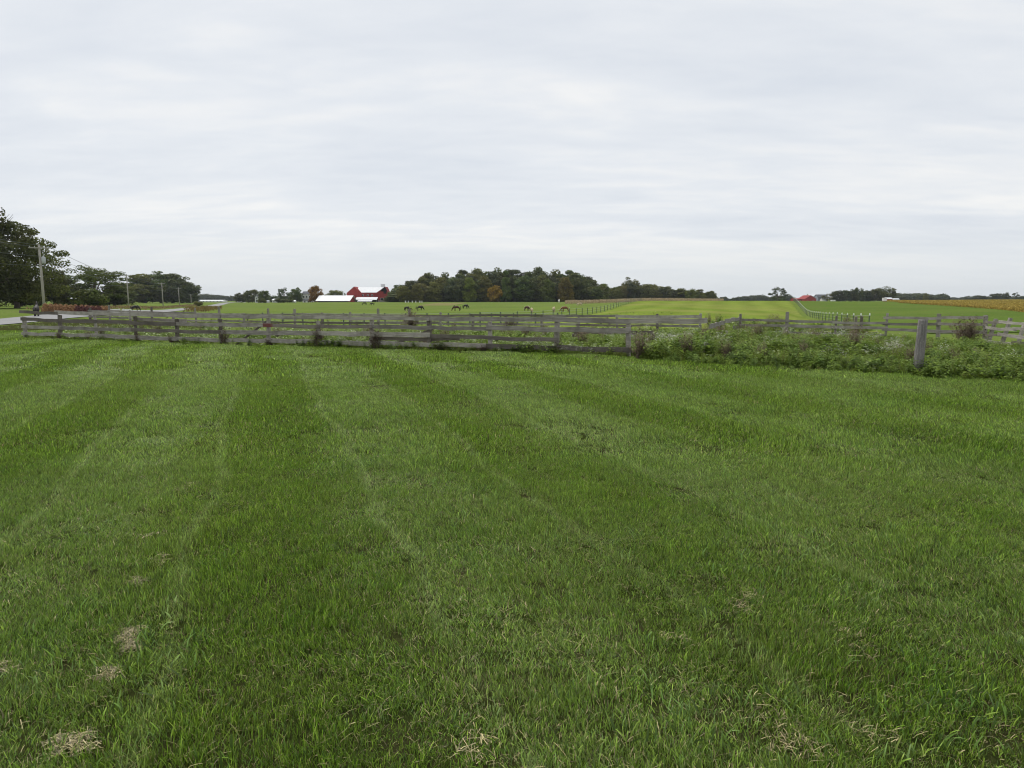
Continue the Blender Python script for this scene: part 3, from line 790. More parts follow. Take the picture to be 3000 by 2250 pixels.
weed_field('edge_weeds', 620, s_edge, [1.6, 1.6, 0, 0, .3, .3, 0, 1.6, 1.6, .9, .9, 0], .3, .55, 'low leafy weeds spilling onto the edge of the lawn')
def s_far():
    px = rng.uniform(2080, 2560); y = rng.uniform(46, 60)
    return (xat(px, y), y)
weed_field('field_weeds', 260, s_far, [.3, .3, .05, .05, 2.4, 2.4, .02, 1.1, 1.1, 1.2, 1.2, .25], .9, 1.6, 'tall straggly weeds along the near edge of the bright field')
# pasture tufts between the corral and the horses
def s_past():
    y = 45 + 75 * rng.random() ** 1.4; x = rng.uniform(-.8 * y, .25 * y)
    if x < road_x(y) + 4.5: return None
    return x, y
weed_field('pasture_tufts', 1500, s_past, [.2, .2, .02, .02, .6, .6, .05, .2, .2, 3, 3, .25], .35, .75, 'rough grass tufts in the pasture behind the corral')

FP = []
for px, py, n_, sp in ((1905, 948, 5, .5), (2050, 985, 7, .5), (2110, 1000, 10, .5), (2180, 982, 6, .4), (2300, 982, 10, .5), (2385, 985, 14, .55), (2432, 990, 12, .5), (2500, 984, 14, .6), (2540, 992, 9, .5), (2478, 1035, 5, .3), (2650, 1022, 14, .45), (2610, 1030, 6, .4), (2900, 1040, 5, .5), (1960, 1003, 6, .5), (2240, 1010, 5, .5)):
    Y = 12.0
    while Y < 36 and at(px, py, Y).z > gz(xat(px, Y), Y) + .42: Y *= 1.01
    for q in range(max(2, int(n_ * .55))): FP.append((xat(px, Y) + rng.normal() * sp * .6, Y + rng.normal() * sp * .5))
FP = np.array(FP); n = len(FP)
stuff_instances('flowering_weeds', [weed(460 + k, 'aster') for k in range(3)], np.column_stack([FP, ground_z(FP[:, 0], FP[:, 1])]), np.stack([rng.normal(0, .1, n), rng.normal(0, .1, n), rng.random(n) * 6.28], 1),
                np.repeat(rng.uniform(.8, 1.1, n)[:, None], 3, 1), rng.integers(0, 3, n), 'clusters of small white flowers standing among the green weeds', 'flowers')
# dry clumps standing at individual places along the front fence
BROWN = [weed(430 + k, 'brown') for k in range(4)]
for k, (px, w, h, lab) in enumerate([
    (403, .45, .75, 'dry grey-brown weed clump against the fence, farthest from the lone post'), (500, .40, .6, 'small dry weed clump at a fence post below the passing road'),
    (655, .55, .8, 'dry weed clump at the foot of the diagonal brace'), (790, .5, .55, 'low dry weed clump beside a reddish board end'),
    (930, .62, 1.0, 'large dark brown dry weed clump standing in the board fence'), (1100, .75, .85, 'broad grey-brown dry weed clump under the second diagonal brace'),
    (1290, .6, .4, 'low brown dry weeds under the lowest board'), (1420, .7, .45, 'trailing brown dry weeds below the fence past the second brace'),
    (1885, .75, .85, 'dry olive-brown weed clump beside the end post of the board fence'), (1640, .4, .6, 'thin dry stalks at the last but one fence post')]):
    q = fpt(px, 0) if px < 1844 else Vector((xat(px, 21.3), 21.3, gz(xat(px, 21.3), 21.3)))
    o = link('dry_weed_clump', BROWN[k % 4], None, (q.x - .12, q.y - .32, gz(q.x, q.y)), (0, 0, R.random() * 6), (w * 1.7, w * 1.7, h * (1.1 if k in (2, 4, 5, 8) else .8)))
    tag(o, lab, 'dry weeds', 'dry weed clumps along the front fence')
q = Vector((xat(2842, 27.6), 27.6, 0)); q.z = gz(q.x, q.y)
bush = empty('dead_bush', q); tag(bush, 'dead dark brown bush tangled in the board fence beside the leaning panel', 'bush')
b1 = link('branches', weed(450, 'bush'), bush, scale=(1.25, 1.0, 1.45)); b2 = link('branches', weed(451, 'bush'), bush, rot=(0, 0, 2), scale=(1.05, 1.0, 1.25))
q = Vector((xat(1205, 45), 45, 0)); q.z = gz(q.x, q.y)
o = link('dry_shrub', weed(452, 'brown'), None, q, scale=(2.6, 2, 1.75)); tag(o, 'thin bare grey-brown shrub in front of the black horses', 'shrub')
q = Vector((xat(1495, 44), 44, 0)); q.z = gz(q.x, q.y)
o = link('dry_shrub', weed(453, 'brown'), None, q, scale=(2.2, 1.4, 1.25)); tag(o, 'dark reddish dead shrub poking over the rear corral fence', 'shrub')
def fallen(px0, px1, Y, label):
    a, b = (xat(px0, Y), Y), (xat(px1, Y - .6), Y - .6)
    r = empty('fallen_rail', (a[0], a[1], gz(*a))); tag(r, label, 'rail')
    board_between(r, a, b, gz(*a) + .42, gz(*b) + .40, .17, .05, M['dark_wood'], 77, 0)
    for c in (a, b):
        o = link('block', post_mesh(.2, .42, 5, M['dark_wood']), r); o.location = Vector((c[0], c[1], gz(*c))) - r.location
fallen(1684, 1915, 30, 'dark rail lying on blocks among pale leaves inside the corral')

# ------------------------------------------------------------------ trees
def rhombs(c, nrm, size, g):
    """leaf rhombs at c with normals nrm"""
    n = len(c); t1 = np.cross(nrm, g.normal(size=(n, 3))); t1 /= np.linalg.norm(t1, axis=1)[:, None] + 1e-9
    t2 = np.cross(nrm, t1); s = size[:, None]
    V = np.stack([c - t1 * s * .62, c - t2 * s * .42 + t1 * s * .08, c + t1 * s * .62, c + t2 * s * .42 + t1 * s * .08], 1).reshape(-1, 3)
    return V, np.arange(n * 4).reshape(-1, 4)
def crown_mesh(seed, w, h, z0, nblob, rb, nleaf, ls, shape='round', flat=.75):
    g = np.random.default_rng(seed); B = []
    for k in range(nblob):
        while True:
            q = g.uniform(-1, 1, 3)
            rr = np.linalg.norm(q)
            if math.hypot(q[0], q[1]) > 1 or rr < .35: continue
            zt = (q[2] + 1) / 2
            if shape == 'round': lim = math.sqrt(max(0, 1 - (2 * max(zt, .28) - 1) ** 2))
            elif shape == 'tall': lim = min(1, 1.9 * (1.02 - zt)) ** .55 * min(1, .80 + zt)
            elif shape == 'cone': lim = 1.05 - zt
            else: lim = 1.0
            if math.hypot(q[0], q[1]) <= lim: break
        r = rb * g.uniform(.65, 1.25)
        B.append((q[0] * max(.1, w / 2 - r * .8), q[1] * max(.1, w / 2 - r * .8), z0 + r * .5 + zt * (h - z0 - r * 1.1), r))
    B = np.array(B); pick = g.integers(0, nblob, nleaf); b = B[pick]
    d = g.normal(size=(nleaf, 3)); d /= np.linalg.norm(d, axis=1)[:, None]
    rad = b[:, 3:4] * (.55 + .5 * g.random((nleaf, 1)) ** .6); c = b[:, :3] + d * rad * np.array([1, 1, flat])
    nrm = d + g.normal(size=(nleaf, 3)) * .55; nrm /= np.linalg.norm(nrm, axis=1)[:, None]
    V, Fq = rhombs(c, nrm, ls * g.uniform(.6, 1.4, nleaf), g)
    return np_mesh('crown', V, Fq, M['leaves']), B
def trunk_mesh(seed, h, r, B, z0, nlimb=8):
    g = random.Random(seed); mb = MB(); top = z0 + (h - z0) * .6
    pts = [(0, 0, -.4), (g.uniform(-.1, .1), g.uniform(-.1, .1), z0 * .6), (g.uniform(-.3, .3), g.uniform(-.3, .3), z0 + (h - z0) * .25), (g.uniform(-.6, .6), g.uniform(-.5, .5), top)]
    mb.tube(pts, [r * 1.35, r, r * .75, r * .25], 7)
    order = list(range(len(B))); g.shuffle(order)
    for i in order[:nlimb]:
        bx, by, bz, br = B[i]; t_ = g.uniform(.45, .9); s = Vector(pts[1]).lerp(Vector(pts[2]), t_)
        e = Vector((bx, by, bz)); mdl = s.lerp(e, .5) + Vector((0, 0, g.uniform(-.2, .5)))
        mb.tube([s, mdl, e], [r * .42, r * .25, r * .07], 5, cap=False)
    return mb.mesh('trunk', M['bark'], True)
VAR = {}
def variant(name, seed, w, h, z0, nb, rb, nl, ls, shape='round', tr=.3, flat=.75, limbs=8):
    c, B = crown_mesh(seed, w, h, z0, nb, rb, nl, ls, shape, flat); VAR.setdefault(name, []).append((c, trunk_mesh(seed, h, tr, B, max(z0, .6), limbs), w, h))
for k in range(6): variant('wood', 500 + k, 10, 19, .2, 58, 2.0, 7600, .60, 'tall', .28, .9)
for k in range(2): variant('slim', 510 + k, 6.5, 19, .6, 44, 1.3, 4200, .50, 'cone', .22, .95)
for k in range(4): variant('round', 520 + k, 14, 13, .5, 60, 1.9, 6500, .55, 'round', .35)
for k in range(3): variant('bush', 530 + k, 5, 3.6, .1, 22, .95, 1800, .34, 'round', .1)
variant('oak', 540, 17, 16, .9, 120, 1.45, 19000, .30, 'round', .40, .62, 26)
variant('oak', 541, 16, 15, .7, 105, 1.4, 15000, .32, 'round', .40, .62, 26)
variant('grove', 545, 15, 15, .2, 95, 1.7, 14000, .40, 'round', .4, .7, 14)
variant('grove', 546, 13, 15, .2, 85, 1.6, 12500, .40, 'tall', .4, .7, 14)
variant('airy', 550, 13, 13, 2.2, 34, 1.25, 3000, .42, 'tall', .3, .75, 20)
variant('airy', 551, 10, 15, 3.5, 24, 1.15, 1700, .45, 'tall', .25, .6, 16)
DG, MG, OL, YG, YE, OR_, BG = (.074, .098, .032), (.094, .130, .034), (.135, .140, .036), (.160, .185, .034), (.29, .22, .035), (.28, .15, .025), (.066, .084, .040)
def tree(kind, v, px, top, wpx, Y, col, label, cat='tree', group=None, name='tree', base=None):
    c, t, w, h = VAR[kind][v % len(VAR[kind])]
    x = xat(px, Y); zb = gz(x, Y) if base is None else base; zt = at(px, top, Y).z
    sx = wpx * 1.18 * ppm(Y) / w; sz = (zt - zb) / h
    root = empty(name, (x, Y, zb), R.random() * 6.28); root.scale = (sx, sx, sz); tag(root, label, cat, group)
    o = link('crown', c, root); o.color = (*[q * R.uniform(.9, 1.1) for q in col], 1)
    link('trunk', t, root)
    return root
# left group by the road
tree('oak', 0, 48, 645, 262, 130, MG, 'large dark spreading tree rising behind the nearest utility pole')
tree('oak', 1, -70, 585, 300, 122, DG, 'tallest dark tree cut by the edge of the photo with bare twigs')
tree('grove', 0, 160, 778, 110, 150, BG, 'dark tree behind and below the large spreading tree')
tree('oak', 1, 278, 774, 190, 230, MG, 'rounded dark tree with sky gaps between the two nearest poles')
tree('bush', 0, 262, 845, 90, 150, MG, 'rounded green bush behind the orange flowers', 'bush', name='bush')
tree('grove', 1, 60, 800, 140, 165, DG, 'dark lower tree under the large spreading tree')
tree('grove', 0, 385, 822, 130, 455, OL, 'yellowish-green tree behind the second utility pole')
tree('grove', 1, 425, 798, 130, 450, OL, 'olive tree standing tall between the second and third poles')
tree('grove', 0, 472, 791, 150, 460, MG, 'tallest rounded tree of the roadside grove')
tree('grove', 1, 508, 797, 130, 455, MG, 'dark tree behind the fourth utility pole')
tree('grove', 0, 532, 814, 100, 445, DG, 'dark tree ending the roadside grove beside the fifth pole')
tree('bush', 1, 580, 880, 30, 300, OL, 'small brownish bush beside the road past the last tree', 'bush', name='bush')
tree('grove', 0, 552, 846, 50, 440, DG, 'low dark tree at the very end of the roadside grove')
tree('grove', 1, 335, 832, 110, 240, DG, 'dark low tree at the second utility pole')
# farmstead trees
FT = [('round', 0, 706, 857, 40, 520, DG, 'small dark tree beside the taller twin farm trees'), ('round', 1, 740, 846, 46, 500, DG, 'dark round tree behind the white gable house'),
      ('round', 2, 773, 849, 34, 474, MG, 'round green tree leaning over the white gable house'), ('round', 3, 800, 864, 40, 560, DG, 'low dark tree between the two white houses'),
      ('airy', 0, 832, 840, 40, 475, DG, 'airy dark tree with sky gaps at the farmstead'), ('round', 0, 866, 841, 40, 470, MG, 'green round tree next to the two-storey white house'),
      ('round', 1, 925, 834, 40, 468, OR_, 'orange-brown autumn tree beside the long white shed roof'), ('round', 2, 985, 848, 46, 540, OL, 'olive trees behind the long white shed roof'),
      ('slim', 0, 1012, 848, 12, 530, DG, 'slim dark conifer beside the red barn gable'), ('round', 3, 960, 858, 30, 560, YG, 'pale yellow-green tree behind the long shed')]
for a in FT: tree(*a)
tree('bush', 0, 768, 874, 24, 440, OL, 'brownish bush in front of the white gable house', 'bush', name='bush')
tree('bush', 1, 822, 872, 34, 450, DG, 'wide dark hedge bush between the farmhouses', 'bush', name='bush')
tree('bush', 2, 848, 876, 30, 455, DG, 'dark low bush at the foot of the airy farm tree', 'bush', name='bush')
# the wood
prof = [(1160, 838), (1175, 826), (1195, 820), (1220, 812), (1245, 801), (1290, 799), (1330, 797), (1370, 793), (1410, 791), (1445, 786), (1482, 780), (1520, 795), (1560, 785), (1595, 788), (1640, 794), (1690, 795), (1712, 803), (1742, 816), (1765, 832)]
ppx, ppy = zip(*prof)
tints = [DG, MG, MG, BG, DG, OL, BG, OL]
k = 0
for row, (Y, dpx, drop) in enumerate(((436, 27, 16), (452, 25, 5), (470, 26, -1))):
    px = 1158 + row * 9
    while px < 1768 - row * 6:
        j = px + R.uniform(-6, 6); tp = np.interp(j, ppx, ppy) + drop + R.uniform(-2, 8) - (3 if row == 2 else 0)
        tc_ = tints[R.randrange(8)]; tree('wood', k, j, tp, R.uniform(48, 66), Y + R.uniform(-5, 5), tc_, {DG: 'dark green', MG: 'mid green', BG: 'bluish dark green', OL: 'olive green'}[tc_] + ' tree in the dense wood behind the pasture', group='trees of the wood behind the pasture')
        k += 1; px += dpx * R.uniform(.85, 1.15)
SPEC = [('wood', 1, 1185, 833, 44, YG, 'light olive tree at the end of the wood beside the red shed'), ('wood', 2, 1375, 812, 42, YG, 'bright yellow-green tree within the dark wood'),
        ('bush', 0, 1450, 836, 44, YE, 'yellow low tree at the front edge of the wood'), ('slim', 1, 1482, 780, 34, MG, 'tallest pointed tree rising above the middle of the wood'),
        ('wood', 3, 1655, 800, 44, (.17, .125, .03), 'orange-tinged tree at the far end of the wood'), ('slim', 0, 1672, 822, 22, YE, 'narrow golden tree low at the end of the wood'),
        ('wood', 4, 1222, 830, 36, OL, 'olive green tree near the barn end of the wood'), ('wood', 5, 1605, 806, 40, MG, 'mid green tree left of the orange-tinged one')]
for kd, v, px, tp, w, col, lab in SPEC: tree(kd, v, px, tp, w, 426, col, lab)
prof2 = [(1765, 832), (1795, 838), (1845, 812), (1880, 824), (1905, 824), (1940, 832), (1965, 831), (2000, 842), (2045, 838), (2070, 850), (2086, 860)]
ppx, ppy = zip(*prof2)
for row, (Y, dpx) in enumerate(((560, 24), (585, 24))):
    px = 1752 + row * 11
    while px < 2086 - row * 10:
        j = px + R.uniform(-4, 4); tp = np.interp(j, ppx, ppy) + R.uniform(-2, 9) + (5 if row == 0 else 0)
        tree('wood' if R.random() < .6 else 'round', k, j, tp, R.uniform(34, 52), Y + R.uniform(-5, 5), (OL, MG, BG, OL, DG, MG, YG)[R.randrange(7)], 'tree in the lower wood beyond the bright field', group='trees of the lower wood')
        k += 1; px += dpx
tree('airy', 1, 1842, 808, 44, 575, OL, 'tall loose-crowned tree standing out of the lower wood')
tree('airy', 1, 1762, 830, 18, 520, DG, 'small open tree in the gap between the two woods')
tree('round', 1, 2024, 846, 34, 548, YG, 'yellowish tree near the end of the lower wood')
tree('round', 2, 2080, 850, 34, 545, OL, 'pale olive tree ending the lower wood')
# trees on the far right
tree('airy', 0, 2278, 838, 50, 620, DG, 'lone open-branched tree on the crest beside the wire fence')
tree('bush', 1, 2282, 866, 36, 640, DG, 'dark bush at the foot of the lone open-branched tree', 'bush', name='bush')
RT = [(2425, 860, 28, OL, 'airy', 'thin pale tree beside the grey farm building'), (2452, 850, 30, BG, 'round', 'dark tree next to the thin pale tree'), (2476, 849, 26, BG, 'round', 'dark rounded tree second in the row beyond the wire fence'),
      (2494, 846, 26, DG, 'round', 'dark tree third in the row beyond the wire fence'), (2513, 842, 26, DG, 'round', 'dense dark round-topped tree behind the gate posts'), (2538, 850, 28, BG, 'round', 'dark tree between the round-topped and the broad one'),
      (2560, 846, 26, DG, 'round', 'dark tree leaning on the broad one'), (2590, 837, 46, DG, 'round', 'broad tall dark tree above the white tanks')]
for q, (px, tp, w, col, kd, lab) in enumerate(RT): tree(kd, q, px, tp - 1, w * 1.3, 640, col, lab)
tree('slim', 0, 2711, 848, 16, 760, OL, 'narrow pale-topped brownish tree above the far tree line')
for q, (px, tp, w, lab) in enumerate([(2840, 866, 26, 'low round far tree near the soybeans'), (2870, 864, 36, 'low wide far tree near the soybeans'), (2918, 858, 32, 'dark far tree beside the taller pair'), (2946, 854, 20, 'taller far tree of the pair at the field end'),
                                      (2975, 855, 22, 'open far tree of the pair at the field end'), (3004, 866, 30, 'far tree at the edge of the photo')]):
    tree('round' if q != 4 else 'airy', q, px, tp, w * 1.15, 900, BG, lab)
# far tree lines that read as one mass
def treeline(label, px0, px1, tops, Y, n, col, ls=1.3):
    g = np.random.default_rng(int(px0)); V = []; Fs = []; base = 0
    for k in range(n):
        px = px0 + (px1 - px0) * (k + g.random()) / n; tp = np.interp(px, *zip(*tops)) + g.uniform(-2, 4)
        yy = Y + g.uniform(-25, 25); x = xat(px, yy); zb = gz(x, yy); zt = at(px, tp, yy).z; hh = zt - zb; rw = hh * g.uniform(.45, .7)
        m = 260; d = g.normal(size=(m, 3)); d /= np.linalg.norm(d, axis=1)[:, None]
        c = np.array([x, yy, zb + hh * .52]) + d * np.array([rw, rw, hh * .5]) * (.6 + .4 * g.random((m, 1)))
        v, f = rhombs(c, d + g.normal(size=(m, 3)) * .4, np.full(m, ls) * g.uniform(.6, 1.4, m), g)
        V.append(v); Fs.append(f + base); base += len(v)
    o = link('treeline', np_mesh('treeline', np.concatenate(V), np.concatenate(Fs), M['leaves'])); o.color = (*col, 1)
    return tag(o, label, 'tree line', kind='stuff')
treeline('far dark tree line beyond the white poultry house', 540, 720, [(540, 862), (580, 863), (610, 862), (640, 864), (690, 868), (720, 866)], 1250, 60, BG, 1.6)
treeline('far dark tree line behind the farmstead', 700, 1010, [(700, 870), (780, 866), (860, 868), (1010, 866)], 1000, 60, BG, 1.6)
treeline('low far tree line on the horizon behind the crest of the bright field', 2095, 2330, [(2095, 877), (2120, 868), (2140, 874), (2170, 869), (2195, 864), (2212, 867), (2235, 863), (2250, 872), (2310, 862), (2330, 876)], 1100, 70, BG, 1.3)
treeline('far tree line above the soybean field', 2595, 2780, [(2595, 862), (2620, 858), (2660, 860), (2700, 860), (2735, 864), (2765, 861), (2780, 872)], 950, 70, BG, 1.3)
treeline('faint low tree line on the horizon at the end of the soybeans', 2770, 3120, [(2770, 872), (2840, 872), (2900, 868), (3000, 869), (3120, 865)], 1500, 90, BG, 1.6)

def undergrowth(label, px0, px1, Y0, Y1, n, h, seed):
    g = np.random.default_rng(seed); px = g.uniform(px0, px1, n); y = g.uniform(Y0, Y1, n); x = np.array([xat(a, b) for a, b in zip(px, y)])
    z = ground_z(x, y) + h * g.random(n); d = g.normal(size=(n, 3)); d /= np.linalg.norm(d, axis=1)[:, None]
    v, f = rhombs(np.column_stack([x, y, z]), d, g.uniform(.5, 1.1, n), g)
    o = link('undergrowth', np_mesh('undergrowth', v, f, M['leaves'])); o.color = (*DG, 1); tag(o, label, 'undergrowth', kind='stuff')
undergrowth('dark brushy undergrowth along the foot of the wood', 1158, 1770, 438, 446, 9000, 5.0, 71)
undergrowth('dark brushy undergrowth along the foot of the lower wood', 1755, 2090, 566, 576, 5000, 6.0, 72)

# bare twigs of the tree at the edge
mb = MB()
q0 = at(-30, 690, 126)
for k in range(14):
    e = at(R.uniform(-5, 42), R.uniform(618, 665), 126 + R.uniform(-1, 1)); mdl = q0.lerp(e, .55) + Vector((0, 0, R.uniform(-.6, .2)))
    mb.tube([q0 - q0, mdl - q0, e - q0], [.10, .055, .02], 4)
t = link('bare_branch', mb.mesh('bare_branch', M['bark'])); t.location = q0; tag(t, 'pale bare twigs sticking out above the large dark tree', 'branch')

# ------------------------------------------------------------------ crops
def crop(name, label, poly_fn, n, h, ls, a, b, up=1.0):
    lmat(name + '_leaf', a, b, .25, .8); g = np.random.default_rng(len(name)); P = np.array([poly_fn(g) for _ in range(n)])
    z = ground_z(P[:, 0], P[:, 1]) + h * g.random(n) ** .6
    d = g.normal(size=(n, 3)); d[:, 2] *= .5; d /= np.linalg.norm(d, axis=1)[:, None]
    v, f = rhombs(np.column_stack([P, z]), d, ls * g.uniform(.6, 1.4, n), g); c = P[0]
    if up != 1.0:
        v = v.reshape(-1, 4, 3); m = v.mean(1, keepdims=True); v = m + (v - m) * np.array([.6, .6, up]); v = v.reshape(-1, 3)
    return tag(link(name, np_mesh(name, v, f, M[name + '_leaf'])), label, 'crop', kind='stuff')
def corn_pt(g):
    px = g.uniform(1655, 2120); y = g.uniform(300, 318) + max(0, px - 1960) * .22; return xat(px, y), y
crop('corn_strip', 'tan strip of dried standing corn below the woods', corn_pt, 12000, 1.5, .36, (.42, .32, .20), (.48, .38, .25), 1.4)
def bean_pt(g):
    s = g.random(); px = 2600 + 560 * s; y0 = np.interp(px, [2600, 2640, 3000, 3200], [300, 250, 130, 100]); y = y0 + (430 - y0) * g.random() ** 1.8; return xat(px, y), y
crop('soybean_field', 'golden yellow soybean field reaching to the edge of the photo', bean_pt, 60000, .6, .36, (.38, .275, .065), (.44, .33, .085))
def verge_pt(g):
    y = 150 + 75 * g.random(); return road_x(y) + 5.0 + g.random() * 5, y
crop('roadside_weeds', 'rusty brown dry grass along the near side of the road', verge_pt, 1500, 1.0, .28, (.22, .14, .06), (.17, .15, .05), 1.8)
def verge2(g):
    y = 95 + 220 * g.random(); return road_x(y) - 5.0 - g.random() * 6, y
crop('far_verge', 'dry tan grass along the far side of the road below the poles', verge2, 4000, .6, .25, (.30, .21, .12), (.2, .17, .07), 1.5)
# banks of flowers beyond the road
def mums(name, label, px0, px1, y0, y1, a, b):
    lmat(name + '_petal', a, b, .2, .8); g = np.random.default_rng(int(px0)); V = []; Fs = []; base = 0
    px = px0
    while px < px1:
        for yy in np.arange(y0, y1, .8):
            x = xat(px + g.uniform(-2, 2), yy); m = 170; d = g.normal(size=(m, 3)); d[:, 2] = abs(d[:, 2]); d /= np.linalg.norm(d, axis=1)[:, None]
            c = np.array([x, yy, gz(x, yy) + .12]) + d * np.array([.42, .42, 0.92 + .22 * g.random()])
            v, f = rhombs(c, d + g.normal(size=(m, 3)) * .4, np.full(m, .13), g); V.append(v); Fs.append(f + base); base += len(v)
        px += 15
    return tag(link(name, np_mesh(name, np.concatenate(V), np.concatenate(Fs), M[name + '_petal'])), label, 'flowers', kind='stuff')
mums('orange_flowers', 'long bank of orange-tan flowers across the road', 132, 325, 84, 88, (.33, .19, .10), (.28, .165, .09))
mums('burgundy_flowers', 'dark burgundy flowers in front of the orange bank', 226, 298, 82, 84, (.10, .045, .045), (.15, .065, .055))

# ------------------------------------------------------------------ road-side things
simple('black_plastic', (.02, .02, .02), .5, .2); simple('white_paint', (.72, .72, .70), .5, .05); simple('pole_wood', (.34, .32, .28), .9, .12, 1.5)
simple('grey_metal', (.42, .44, .45), .5, .08); simple('wire', (.09, .10, .10), .6, .1)
pots = [418 + 5.6 * k for k in range(8)]
for k, px in enumerate(pots):
    Y = 100 + k * 1.5; x = xat(px, Y); mb = MB(); mb.tube([(0, 0, 0), (0, 0, .30), (0, 0, .34)], [.13, .19, .21], 8)
    o = mb.build('plant_pot', M['black_plastic'], loc=(x, Y, gz(x, Y))); tag(o, 'small black plant pot in a row behind the fence', 'pot', 'black pots in a row')
def bench(px, Y, label, w=.9):
    x = xat(px, Y); r = empty('bench', (x, Y, gz(x, Y)), .2); tag(r, label, 'bench')
    mb = MB(); mb.box(-w, w, -.22, .22, .42, .48); mb.build('seat', M['white_paint'], r)
    mb = MB(); mb.box(-w, w, .24, .29, .48, .86); mb.build('backrest', M['white_paint'], r)
    for s in (-1, 1):
        mb = MB(); mb.box(s * w * .95 - .05, s * w * .95 + .05, -.2, .2, 0, .42); mb.build('leg', M['white_paint'], r)
        mb = MB(); mb.box(s * w * .95 - .04, s * w * .95 + .04, -.24, .24, .485, .9); mb.build('side_panel', M['white_paint'], r)
bench(333, 83, 'white bench at the end of the orange flowers', .55); bench(369, 86, 'white bench beside the second utility pole', .45)

def pole(px, top, Y, label, transformer=False, arm=True, lean=0.0):
    x = xat(px, Y); zb = gz(x, Y); h = at(px, top, Y).z - zb
    r = empty('utility_pole', (x, Y, zb), .38); r.rotation_euler = (0, lean, .38); tag(r, label, 'utility pole', 'utility poles along the road')
    mb = MB(); mb.tube([(0, 0, -.5), (0, 0, h * .5), (0, 0, h)], [.19, .165, .125], 8); mb.build('pole', M['pole_wood'], r, True)
    if arm:
        mb = MB(); mb.box(-1.25, 1.25, -.16, -.05, h - .55, h - .40); a = mb.build('crossarm', M['pole_wood'], r)
        for s in (-1.1, -.5, .5, 1.1):
            mb = MB(); mb.tube([(s, -.1, h - .40), (s, -.1, h - .30), (s, -.1, h - .22)], [.05, .06, .03], 6); mb.build('insulator', M['grey_metal'], a)
    else:
        mb = MB(); mb.tube([(0, 0, h), (0, 0, h + .16)], [.05, .04], 6); mb.build('insulator', M['grey_metal'], r)
    if transformer:
        mb = MB(); mb.tube([(.42, -.1, h - 2.6), (.42, -.1, h - 2.55), (.42, -.1, h - 1.75), (.42, -.1, h - 1.65)], [.2, .25, .25, .12], 10)
        t_ = mb.build('transformer', M['grey_metal'], r, True)
        mb = MB(); mb.tube([(.42, -.1, h - 1.66), (.42, -.1, h - 1.42)], .05, 6); mb.build('bushing', M['grey_metal'], t_)
    return Vector((x, Y, zb + h))
PT = [pole(128, 716, 96, 'nearest wooden utility pole with a grey transformer', True, lean=-.0), pole(376, 803, 195, 'second wooden utility pole with a crossarm, behind the white benches'),
      pole(477, 828, 272, 'third utility pole against the dark roadside grove'), pole(525, 842, 350, 'fourth utility pole against the dark roadside grove'), pole(560, 862, 425, 'small fifth utility pole at the end of the grove')]
# wires sag between poles, running on past the frame
prev = Vector((PT[0].x + 38, PT[0].y - 100, PT[0].z + 1.0))
for w, (dx, dz, lab) in enumerate([(-1.1, -.25, 'topmost overhead wire strung between the utility poles'), (1.1, -.25, 'overhead wire on the other end of the crossarms'), (0, -1.6, 'overhead wire slung below the crossarms'), (0.1, -2.9, 'lowest overhead cable strung between the utility poles')]):
    mb = MB(); P = [prev] + PT
    for a, b in zip(P[:-1], P[1:]):
        off = Vector((dx * .93, dx * .37, dz)); L = (b - a).length; sag = .011 * L
        pts = [a.lerp(b, s / 14) + off - Vector((0, 0, sag * 4 * (s / 14) * (1 - s / 14))) - PT[0] for s in range(15)]
        mb.tube(pts, .026, 4, cap=False)
    o = mb.build('overhead_wire', M['wire'], loc=PT[0]); tag(o, lab, 'wire', 'wires between the utility poles')

# ------------------------------------------------------------------ buildings
def ribbed(name, col, rough, step, depth, var):
    t = NT(name); o = t.objco(); sp = t.node('ShaderNodeSeparateXYZ'); t.set(sp.inputs[0], o)
    w = t.math('PINGPONG', t.math('ADD', sp.outputs[0], sp.outputs[1]), step / 2); line = t.range(w, 0, step * .12, 1, 0)
    n = t.range(t.noise(t.mapping(o, (1, 1, .25)), .8, 5, .65), .3, .7)
    c = t.mix(n, tuple(q * (1 - var) for q in col), tuple(min(.95, q * (1 + var)) for q in col)); c = t.mix(t.math('MULTIPLY', line, .25), c, tuple(q * .55 for q in col))
    t.base(c, rough); t.bump(line, depth, .04); M[name] = t.mat
ribbed('red_paint', (.30, .045, .040), .8, .5, .4, .22); ribbed('white_metal', (.70, .72, .74), .45, .9, .4, .07); simple('dark_inside', (.018, .018, .02), .9)
simple('stone_base', (.32, .30, .27), .95, .15, 1.2); simple('white_wall', (.70, .70, .68), .7, .06, .4); simple('shingle', (.10, .105, .115), .9, .15, .5)
simple('window_glass', (.03, .035, .04), .15, .2); simple('blue_wall', (.25, .28, .32), .8, .1, .4)
def slab(mb, a, b, c, d, t):
    """roof plane quad a-b (eave) c-d (ridge) with thickness t"""
    a, b, c, d = map(Vector, (a, b, c, d)); n = (b - a).cross(d - a).normalized()
    if n.z < 0: n = -n
    lo = [a, b, c, d]; hi = [p + n * t for p in lo]
    mb.add(lo + hi, [(3, 2, 1, 0), (4, 5, 6, 7), (0, 1, 5, 4), (1, 2, 6, 5), (2, 3, 7, 6), (3, 0, 4, 7)])
